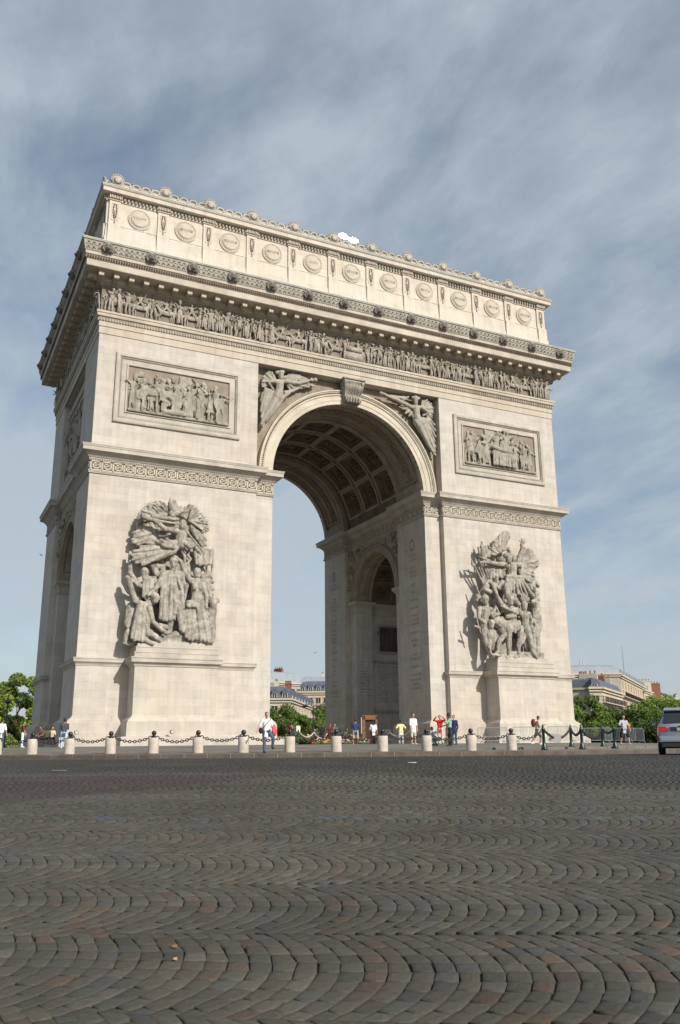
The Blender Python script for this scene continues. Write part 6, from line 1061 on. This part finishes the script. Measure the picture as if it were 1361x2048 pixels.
# ---------------------------------------------------------------- the car
def car():
    x, y = at(1373, 32.6); t = thing('estate_car', 'silver grey off-road estate car seen from behind, cut off by the right edge', 'car', (x, y, gz(x, y)+.0), -YAW+R(-19))
    PAINT = mat('silver_paint', (.36, .40, .46), .28, metal=.5, spec=.6); GL_ = mat('tinted_glass', (.012, .016, .02), .06, spec=.9); TY = mat('tyre_rubber', (.012, .012, .012), .8); PL = mat('black_plastic', (.02, .02, .022), .6)
    def sec(yy, pts): return np.array([(px, yy, pz) for px, pz in pts]+[(-px, yy, pz) for px, pz in pts[::-1]])
    m = MB(); RG = []
    for yy, k, zt, zb in ((0, .90, 1.0, .52), (.05, .97, 1.08, .42), (.25, 1.0, 1.10, .36), (1.2, 1.0, 1.08, .34), (2.6, 1.0, 1.04, .34), (3.5, .99, 1.02, .34), (4.3, .95, .92, .36), (4.62, .85, .78, .42), (4.7, .7, .65, .48)):
        RG.append(sec(yy, [(.3, zb), (.80*k, zb), (.90*k, zb+.1), (.935*k, .72*zt), (.93*k, .85*zt), (.885*k, zt), (.3, zt+.02)]))
    m.rings(RG); m.obj('body', PAINT, t, True)
    m = MB(); RG = []
    for yy, k, zt in ((.12, .93, 1.09), (.34, .90, 1.42), (.52, .85, 1.62), (.9, .84, 1.68), (1.9, .84, 1.70), (2.7, .83, 1.66), (3.0, .82, 1.58), (3.6, .85, 1.10)):
        w1 = .86; zz = 1.04; RG.append(sec(yy, [(.3, zz), (w1*.99, zz), (w1*.985, zz+.06), (.86*k-.10*(zt-1.1)/.6, max(zt-.1, zz+.08)), (.66*k, max(zt, zz+.1)), (.3, max(zt+.01, zz+.12))]))
    m.rings(RG); m.obj('cabin', PAINT, t, True)
    m = MB(); m.add([(-.72, .085, 1.12), (.72, .085, 1.12), (.64, .38, 1.56), (-.64, .38, 1.56), (-.72, .12, 1.12), (.72, .12, 1.12), (.64, .42, 1.54), (-.64, .42, 1.54)], [(0, 1, 2, 3), (4, 5, 6, 7), (0, 1, 5, 4), (1, 2, 6, 5), (2, 3, 7, 6), (3, 0, 4, 7)]); m.obj('rear_window', GL_, t)
    for s in (-1, 1):
        m = MB(); m.add([(s*.865, .5, 1.14), (s*.865, 3.2, 1.12), (s*.785, 2.7, 1.52), (s*.79, .75, 1.55), (s*.85, .5, 1.14), (s*.85, 3.2, 1.12), (s*.765, 2.7, 1.52), (s*.77, .75, 1.55)], [(0, 1, 2, 3), (4, 5, 6, 7), (0, 1, 5, 4), (2, 3, 7, 6)]); m.obj('side_window', GL_, t)
        m = MB(); m.box(*sorted((s*.62, s*.90)), -.035, .12, .80, 1.0); m.box(*sorted((s*.56, s*.66)), -.03, .05, .82, .94); m.obj('tail_light', mat('tail_light_red', (.45, .01, .012), .15, spec=.8), t)
        m = MB(); m.tube([(s*.70, .7, 1.70), (s*.70, .8, 1.75), (s*.70, 2.4, 1.75), (s*.70, 2.5, 1.70)], .018, n=6); m.obj('roof_rail', PL, t)
        m = MB(); m.ell((s*1.0, 3.05, 1.12), (.1, .06, .08), 8, 6); m.obj('mirror', PAINT, t)
        for yy in (.95, 3.75):
            wh = MB(); wh.tube([(s*.70, yy, .36), (s*.72, yy, .36), (s*.92, yy, .36), (s*.94, yy, .36)], [.30, .36, .36, .31], n=28); wo = wh.obj('wheel', TY, t, True)
            wh = MB(); wh.tube([(s*.925, yy, .36), (s*.945, yy, .36)], [.23, .2], n=20); wh.obj('rim', mat('alloy', (.4, .41, .42), .3, metal=.8), wo)
    m = MB(); m.box(-.88, .88, -.10, .12, .46, .66); m.box(-.84, .84, -.12, .1, .50, .60); m.obj('bumper', PAINT, t); m = MB(); m.box(-.82, .82, -.06, .3, .28, .47); m.obj('lower_bumper', PL, t)
    m = MB(); m.box(-.5, .5, -.045, .04, .84, .98); m.obj('plate_recess', PL, t); m = MB(); m.box(-.26, .26, -.06, -.02, .845, .955); m.obj('number_plate', mat('plate_yellow', (.42, .36, .10), .5), t); m = MB(); m.box(-.2, .2, -.05, .02, .985, 1.02); m.obj('boot_handle', PL, t)
    m = MB(); m.add([(-.66, .28, 1.60), (.66, .28, 1.60), (.6, .56, 1.69), (-.6, .56, 1.69), (-.66, .3, 1.56), (.66, .3, 1.56), (.6, .56, 1.64), (-.6, .56, 1.64)], [(0, 1, 2, 3), (4, 5, 6, 7), (0, 1, 5, 4), (1, 2, 6, 5), (2, 3, 7, 6), (3, 0, 4, 7)]); m.obj('spoiler', PAINT, t)
    m = MB(); m.tube([(0, .6, 1.0), (0, .6, 1.0)], .01); m = MB(); m.box(-.82, .82, .2, 4.4, .22, .38); m.obj('underbody', PL, t)
car()
# birds
for i, (u, v, d) in enumerate(((630, 1306, 90), (84, 1111, 80))):
    x, y = at(u, d, v); z = zat(u, v, d); t = thing('bird', ('tiny dark bird flying low beyond the open passage', 'tiny dark bird flying left of the arch')[i], 'bird', (x, y, z), 1+i, 'birds in flight')
    m = MB(); m.tube([(-.12, 0, 0), (0, 0, 0), (.12, 0, .02)], [.02, .045, .015], n=8, sph=True); m.obj('body', BLACK, t, True)
    for s in (-1, 1): m = MB(); m.add([(-.04, 0, .02), (.06, 0, .02), (.02, s*.26, .12), (-.08, s*.24, .11), (-.04, 0, .0), (.06, 0, .0), (.02, s*.26, .11), (-.08, s*.24, .10)], [(0, 1, 2, 3), (4, 5, 6, 7), (0, 1, 5, 4), (2, 3, 7, 6)]); m.obj('wing', BLACK, t)
# ---------------------------------------------------------------- trees
def leaffn(nt, b, tc, L):
    a = N(nt, 'ShaderNodeAttribute', attribute_name='tint'); L(a.outputs['Color'], b.inputs['Base Color'])
    tr = N(nt, 'ShaderNodeBsdfTranslucent'); sc = N(nt, 'ShaderNodeVectorMath', operation='SCALE'); sc.inputs['Scale'].default_value = 1.3; L(a.outputs['Color'], sc.inputs[0]); L(sc.outputs[0], tr.inputs[0])
    mx = N(nt, 'ShaderNodeMixShader', _0=.3); out = nt.nodes['Material Output']; L(b.outputs[0], mx.inputs[1]); L(tr.outputs[0], mx.inputs[2]); L(mx.outputs[0], out.inputs[0])
LEAF = mat('leaves', (.06, .1, .02), .6, spec=.3, fn=leaffn); BARK = mat('bark', (.07, .055, .04), .9, var=.3, vscale=3)
def crownmesh(seed, rx, rz, nl, hue, size=.3, blossom=0):
    r = np.random.RandomState(seed); K = 46; C_ = r.normal(size=(K, 3)); C_ /= np.linalg.norm(C_, axis=1, keepdims=True); C_ *= (r.uniform(.35, 1.0, (K, 1))**.5)*np.array([rx, rx, rz])
    C_[:, 2] = np.where(C_[:, 2] < -.6*rz, -.6*rz, C_[:, 2]); rad = r.uniform(.22, .42, K)*rx*.72
    k = r.randint(0, K, nl); d = r.normal(size=(nl, 3)); d /= np.linalg.norm(d, axis=1, keepdims=True); P = C_[k]+d*(rad[k]*r.uniform(.45, 1.05, nl)**.6)[:, None]*np.array([1, 1, .8])
    n = d+r.normal(size=(nl, 3))*.55+np.array([0, 0, .35]); n /= np.linalg.norm(n, axis=1, keepdims=True); a = np.cross(n, r.normal(size=(nl, 3))); a /= np.linalg.norm(a, axis=1, keepdims=True); b = np.cross(n, a)
    s = size*r.uniform(.6, 1.25, (nl, 1)); V = np.stack([P-a*s*.5, P-b*s*.32, P+a*s*.5+n*s*.1, P+b*s*.32], 1)
    ct = r.uniform(.9, 1.55, K)[k][:, None]*r.uniform(.75, 1.3, (nl, 1)); col = np.array(hue)[None]*ct; y = r.rand(nl) < .15; col[y] *= (1.35, 1.2, .9)
    if blossom: q = r.rand(nl) < blossom; col[q] = (.55, .5, .38)
    return V.reshape(-1, 3), np.arange(nl*4).reshape(-1, 4), np.repeat(col, 4, 0)
TM = {}
def tree(name, label, u, d, top, rx, kind, group, base=None, cz=None, rzf=None):
    x, y = at(u, d, (top+1490)/2); z0 = gz(x, y) if base is None else base; Ht = zat(u, top+(11 if name == 'street_tree' else 0), d)-z0
    t = thing(name, label, 'tree', (x, y, z0), rnd.uniform(0, 6), group)
    hue = ((.10, .155, .028), (.06, .10, .022), (.085, .125, .03), (.155, .215, .036))[kind]
    rz = (Ht*.42) if rzf is None else rzf; czz = Ht-rz*.97
    V, F, Cc = crownmesh(int(u)+100+kind, rx, rz, 13000 if rx < 5.5 else 34000, hue, .36 if rx < 5.5 else .46, .03 if kind == 2 else 0)
    V = V+np.array([0, 0, czz]); quads('crown', V, F, LEAF, Cc, parent=t)
    m = MB(); m.tube([(0, 0, -.3), (.05, .03, Ht*.2), (-.05, .05, Ht*.45), (.0, 0, Ht*.75)], [.26, .2, .15, .05], n=9)
    for k in range(7): a = k*2.4; m.tube([(0, 0, Ht*(.22+.06*k)), (math.cos(a)*rx*.35, math.sin(a)*rx*.35, Ht*(.38+.06*k)), (math.cos(a)*rx*.7, math.sin(a)*rx*.7, Ht*(.5+.055*k))], [.12, .07, .025], n=6)
    m.obj('trunk', BARK, t, True); return t
G1 = 'street trees beyond the arch'
tree('chestnut_tree', 'bright green rounded tree at the left edge beside the left pier', 34, 156, 1358, 7.2, 3, G1, rzf=8.6)
tree('chestnut_tree', 'darker green tree cut by the left edge behind the lamp post', -30, 166, 1385, 6, 3, G1)
tree('chestnut_tree', 'low dark tree seen under the left pier edge', 66, 172, 1430, 5, 1, G1)
for i, (u, d, top, rx, k, lb) in enumerate(((560, 150, 1404, 4.6, 2, 'green tree with pale blossoms just right of the left pier, seen through the arch'), (598, 140, 1424, 4.2, 0, 'low bushy tree in the middle of the opening of the arch'), (640, 146, 1428, 4.0, 0, 'bushy tree seen through the arch next to the passage wall'), (618, 158, 1432, 4.0, 1, 'dark tree behind the lamp post seen through the arch'), (668, 150, 1400, 4.5, 0, 'tree mostly hidden behind the passage wall'))):
    tree('street_tree', lb, u, d, top, rx, k, G1)
for i, (u, d, top, rx, k, lb) in enumerate(((1168, 138, 1388, 4.3, 0, 'dense green tree touching the right pier edge'), (1198, 150, 1408, 4.0, 0, 'green tree second to the right of the pier'), (1228, 146, 1402, 4.0, 2, 'tree with pale blossoms behind the steel barriers'), (1262, 160, 1428, 3.6, 1, 'thin darker tree in front of the balconies behind the man with the orange bag'), (1292, 142, 1398, 4.6, 0, 'broad tree left of the silver car'), (1326, 150, 1386, 4.8, 3, 'tall light green tree above the silver car'), (1362, 146, 1384, 4.8, 0, 'tree cut by the right edge above the silver car'), (1312, 128, 1428, 3.8, 1, 'dark low tree directly left of the silver car'), (1345, 160, 1392, 4.6, 2, 'far tree with pale blossoms at the right edge'), (1150, 150, 1420, 4, 1, 'dark tree half hidden by the right pier'))):
    tree('street_tree', lb, u, d, top, rx, k, G1)
# ---------------------------------------------------------------- buildings
SLATE = mat('slate_roof', (.10, .115, .14), .6, var=.15, vscale=1.5); ZINC = mat('zinc_roof', (.28, .31, .34), .5, var=.1, vscale=.8); CREAM = [mat('facade_cream', (.52, .45, .34), .85, var=.1, vscale=.5), mat('facade_buff', (.50, .40, .27), .85, var=.1, vscale=.5), mat('facade_grey', (.36, .34, .29), .85, var=.12, vscale=.4)]
WFR = mat('window_frame_white', (.6, .58, .52), .7); PANE = mat('window_pane', (.03, .035, .04), .15, spec=.8); BRICK = mat('chimney_brick', (.22, .085, .055), .85, var=.2, vscale=3); PLAST = mat('chimney_plaster', (.5, .45, .36), .85, var=.15, vscale=2); POTS = mat('chimney_pot', (.24, .13, .09), .8); RAIL = mat('balcony_rail', (.02, .02, .025), .5)
def building(label, A, B, depth, z1, zr, floors, bays, roof=SLATE, wall=0, dorm=True, balc=(), chims=2, left=True, blank_left=False, rows=None, zb=-2.2, curve=False):
    """facade from plan point A to B; body goes back 'depth'; eaves z1, ridge zr"""
    A, B = np.array(A), np.array(B); L = np.linalg.norm(B-A); e = (B-A)/L; nrm = np.array([e[1], -e[0]])
    if nrm@(CAM[:2]-A) < 0: nrm = -nrm
    def T(V): return np.stack([A[0]+e[0]*V[:, 0]+nrm[0]*V[:, 1], A[1]+e[1]*V[:, 0]+nrm[1]*V[:, 1], V[:, 2]], 1)
    t = thing('apartment_building', label, 'building', (0, 0, 0), 0)
    m = MB(T); m.box(0, L, -depth, 0, zb, z1); wl = m.obj('wall', CREAM[wall], t)
    m = MB(T); m.box(-.3, L+.3, -depth-.2, .55, z1-.35, z1); m.box(-.15, L+.15, 0, .3, z1-.8, z1-.55); m.obj('cornice', CREAM[0], wl, fix=False)
    m = MB(T); h = zr-z1; ins = min(h*.45, 2.2)
    c0 = [(-.05, .05), (L+.05, .05), (L+.05, -depth), (-.05, -depth)]
    if curve: pr = [(0, 0), (.15, .45), (.5, .75), (1.1, .93), (2.0, 1.0)]
    else: pr = [(0, 0), (ins*.75, .82), (ins*1.6, .93), (depth*.42, 1.0)]
    RG = []
    for i, hh in pr: i2 = min(i, L*.45); RG.append(np.array([(i2, -i, z1+h*hh), (L-i2, -i, z1+h*hh), (L-i2, -depth+i, z1+h*hh), (i2, -depth+i, z1+h*hh)]))
    m.rings(RG); m.obj('roof', roof, t)
    fh = (z1-.9-1.5)/floors if rows is None else None
    for f in range(floors):
        zc = 1.2+f*fh+fh*.45
        if bays and (f in balc or f == floors-2): m = MB(T); m.box(.1, L-.1, 0, .8, zc-fh*.36-.15, zc-fh*.36); m.obj('balcony', CREAM[0], t); m = MB(T); m.tube([(.1, .75, zc-fh*.36+.9), (L-.1, .75, zc-fh*.36+.9)], .04, n=4); [m.box(q, q+.03, .73, .76, zc-fh*.36, zc-fh*.36+.9) for q in np.arange(.1, L-.1, .28)]; m.obj('balcony_railing', RAIL, t, fix=False)
        for b in range(bays):
            xc = (b+.5)*L/bays; ww = min(.75, L/bays*.30); wh = fh*.36
            m = MB(T); m.box(xc-ww-.14, xc+ww+.14, 0, .10, zc-wh-.1, zc-wh); m.box(xc-ww-.14, xc-ww, 0, .08, zc-wh, zc+wh); m.box(xc+ww, xc+ww+.14, 0, .08, zc-wh, zc+wh); m.box(xc-ww-.2, xc+ww+.2, 0, .16, zc+wh, zc+wh+.16); w_ = m.obj('window', CREAM[0], t, fix=False)
            m = MB(T); m.box(xc-ww, xc+ww, .004, .02, zc-wh, zc+wh); m.obj('pane', PANE, w_); m = MB(T); m.box(xc-.04, xc+.04, .02, .05, zc-wh, zc+wh); m.obj('mullion', WFR, w_)
    if dorm:
        for b in range(bays):
            xc = (b+.5)*L/bays; hh = h*.5
            m = MB(T); m.box(xc-.62, xc-.46, -1.2, .0, z1, z1+hh); m.box(xc+.46, xc+.62, -1.2, .0, z1, z1+hh); m.tube([(xc, -1.3, z1+hh), (xc, .08, z1+hh)], .6, n=14); d_ = m.obj('dormer', ZINC if roof is ZINC else SLATE, t)
            m = MB(T); m.box(xc-.5, xc+.5, -.3, -.05, z1+.2, z1+hh); m.obj('pane', PANE, d_); m = MB(T); m.box(xc-.06, xc+.06, -.05, 0, z1+.2, z1+hh); m.box(xc-.52, xc-.42, -.05, .02, z1+.2, z1+hh+.1); m.box(xc+.42, xc+.52, -.05, .02, z1+.2, z1+hh+.1); m.obj('window_frame', WFR, d_, fix=False)
    for c in range(chims):
        xc = L*(c+.6)/(chims+.2); yc = -depth*.4; m = MB(T); m.box(xc-.4, xc+.4, yc-1.6, yc+1.6, z1+h*.5, zr+1.0); ch = m.obj('chimney', (PLAST, BRICK, PLAST)[c % 3], t); m = MB(T); [m.tube([(xc, yc+q, zr+1.0), (xc, yc+q, zr+1.5)], .16, n=7) for q in (-1.2, -.4, .4, 1.2)]; m.obj('chimney_pots', POTS, ch, fix=False)
    return t, T, L
def Z(u, v, d): return zat(u, v, d)
# through the arch: corner building with a chamfer, house behind, long glazed roof
def BB(label, ua, da, ub, db, depth, v1, vr, *a, **k):
    return building(label, at(ua, da, v1), at(ub, db, v1), depth, Z(ua, v1, da), Z(ua, vr, da), *a, **k)
BB('cream corner building with slate mansard and round dormers seen through the arch, front face', 518, 175, 581, 175, 14, 1397, 1370, 5, 3, SLATE, 0, True, (), 1)
BB('side wing of the corner building seen through the arch, running back to the right', 582, 175, 628, 214, 12, 1397, 1370, 5, 8, SLATE, 0, True, (), 1)
BB('buff house with slate mansard and paired tall dormers next to the passage wall', 598, 222, 676, 222, 12, 1383, 1360, 6, 5, SLATE, 1, True, (4,), 0)
BB('long low grey glazed roof rising behind the corner building seen through the arch', 530, 240, 604, 250, 14, 1362, 1338, 7, 6, ZINC, 2, False, (), 2)
BB('far grey roofed block stepping down to the passage wall', 600, 262, 690, 262, 12, 1368, 1352, 7, 7, ZINC, 2, False, (), 1)
# right of the arch
BB('small cream house with pale dormers touching the right pier edge', 1128, 168, 1180, 168, 12, 1386, 1366, 4, 4, ZINC, 0, True, (), 0)
BB('cream corner house with slate mansard, narrow front', 1179, 156, 1201, 156, 9, 1374, 1353, 5, 1, SLATE, 0, True, (3, 4), 0)
BB('long side of the corner house with iron balcony, running back to the right', 1202, 156, 1243, 176, 7, 1374, 1354, 5, 9, SLATE, 0, False, (3, 4), 3)
BB('tall pale block with blank side wall and curved roof behind the corner house', 1136, 200, 1240, 200, 30, 1347, 1329, 7, 0, ZINC, 2, False, (), 0, curve=True)
BB('ornate buff facade with balconies facing right, in the middle of the row', 1241, 200, 1292, 252, 14, 1349, 1334, 7, 11, ZINC, 1, True, (3, 5), 2)
BB('lower cream house with white chimney stack right of the ornate facade', 1288, 240, 1318, 268, 10, 1379, 1366, 6, 6, ZINC, 0, True, (4,), 1)
BB('distant buff terrace behind the tall light green tree', 1314, 268, 1350, 310, 12, 1389, 1380, 6, 9, SLATE, 1, True, (4,), 2)
BB('farthest low flat roofed block near the right edge', 1338, 330, 1385, 330, 12, 1399, 1394, 6, 8, ZINC, 1, False, (), 1)
def chimblock(label, u, d, w_, v0, v1, m0, m1):
    x, y = at(u, d, v0); t = thing('chimney_stack', label, 'chimney', (x, y, Z(u, v0, d)), -YAW); h = Z(u, v1, d)-Z(u, v0, d); m = MB(); m.box(-w_, w_, -1, 1, -1.5, h); m.box(-w_-.1, w_+.1, -1.1, 1.1, h-.25, h-.05); m.obj('stack', m0, t, fix=False); m = MB(); [m.tube([(q, 0, h), (q, 0, h+.55)], .16, n=7) for q in np.linspace(-w_*.8, w_*.8, 4)]; m.obj('pots', m1, t, fix=False)
chimblock('orange red brick chimney stack on the corner building seen through the arch', 577, 180, .6, 1380, 1367, BRICK, POTS)
chimblock('big brown brick chimney block on the row at the far right', 1308, 255, 1.7, 1388, 1367, BRICK, POTS)
chimblock('white chimney block between ornate facade and brown brick one', 1290, 250, 1.6, 1380, 1362, PLAST, POTS)
chimblock('pale chimney on the slate corner house right of the pier', 1168, 166, .7, 1372, 1349, PLAST, POTS)
# masts
for i, (u, d, v0, v1, lb) in enumerate(((1249, 230, 1345, 1292, 'tall thin grey mast on the roofs right of the arch'), (1162, 214, 1336, 1320, 'short pale antenna, left one of the pair on the tall pale block'), (1168, 214, 1336, 1321, 'short pale antenna, right one of the pair on the tall pale block'))):
    x, y = at(u, d, v0); m = MB(); m.tube([(x, y, Z(u, v0, d)-1), (x, y, Z(u, v1, d))], [.12, .05] if i == 0 else .16, n=6); tag(m.obj('roof_mast', LG if i else STEEL), lb, 'mast', 'roof masts')
# ---------------------------------------------------------------- street lamps
def lamp(label, u, d, top, arms, disc_r, rz=0):
    x, y = at(u, d); z0 = gz(x, y); Hh = zat(u, top, d)-z0; t = thing('street_lamp', label, 'street lamp', (x, y, z0), -YAW+rz, 'street lamps')
    m = MB(); m.lathe([(.001, 0), (.22, 0), (.22, .5), (.12, .7), (.09, 1.4), (.06, Hh-.6), (.05, Hh), (.001, Hh)], n=10); m.obj('post', GREEN, t, True)
    for a in arms:
        ca, sa = math.cos(a), math.sin(a); m = MB(); m.tube([(0, 0, Hh-.9), (ca*.5, sa*.5, Hh-.45), (ca*1.05, sa*1.05, Hh-.5)], .045, n=6); ar = m.obj('arm', GREEN, t, True)
        m = MB(); m.lathe([(.001, .22), (.12, .2), (disc_r*.9, .05), (disc_r, -.05), (disc_r*.8, -.1), (.001, -.12)], (ca*1.05, sa*1.05, Hh-.75), 14); m.obj('lantern', mat('lantern_metal', (.10, .09, .085), .5), ar, True)
lamp('dark street lamp with two round lanterns seen through the arch', 627, 118, 1401, (0, math.pi), .5)
lamp('dark street lamp with several small lanterns before the tree at the left edge', 7, 96, 1390, (0, 1.57, 3.14, 4.71), .32, .3)
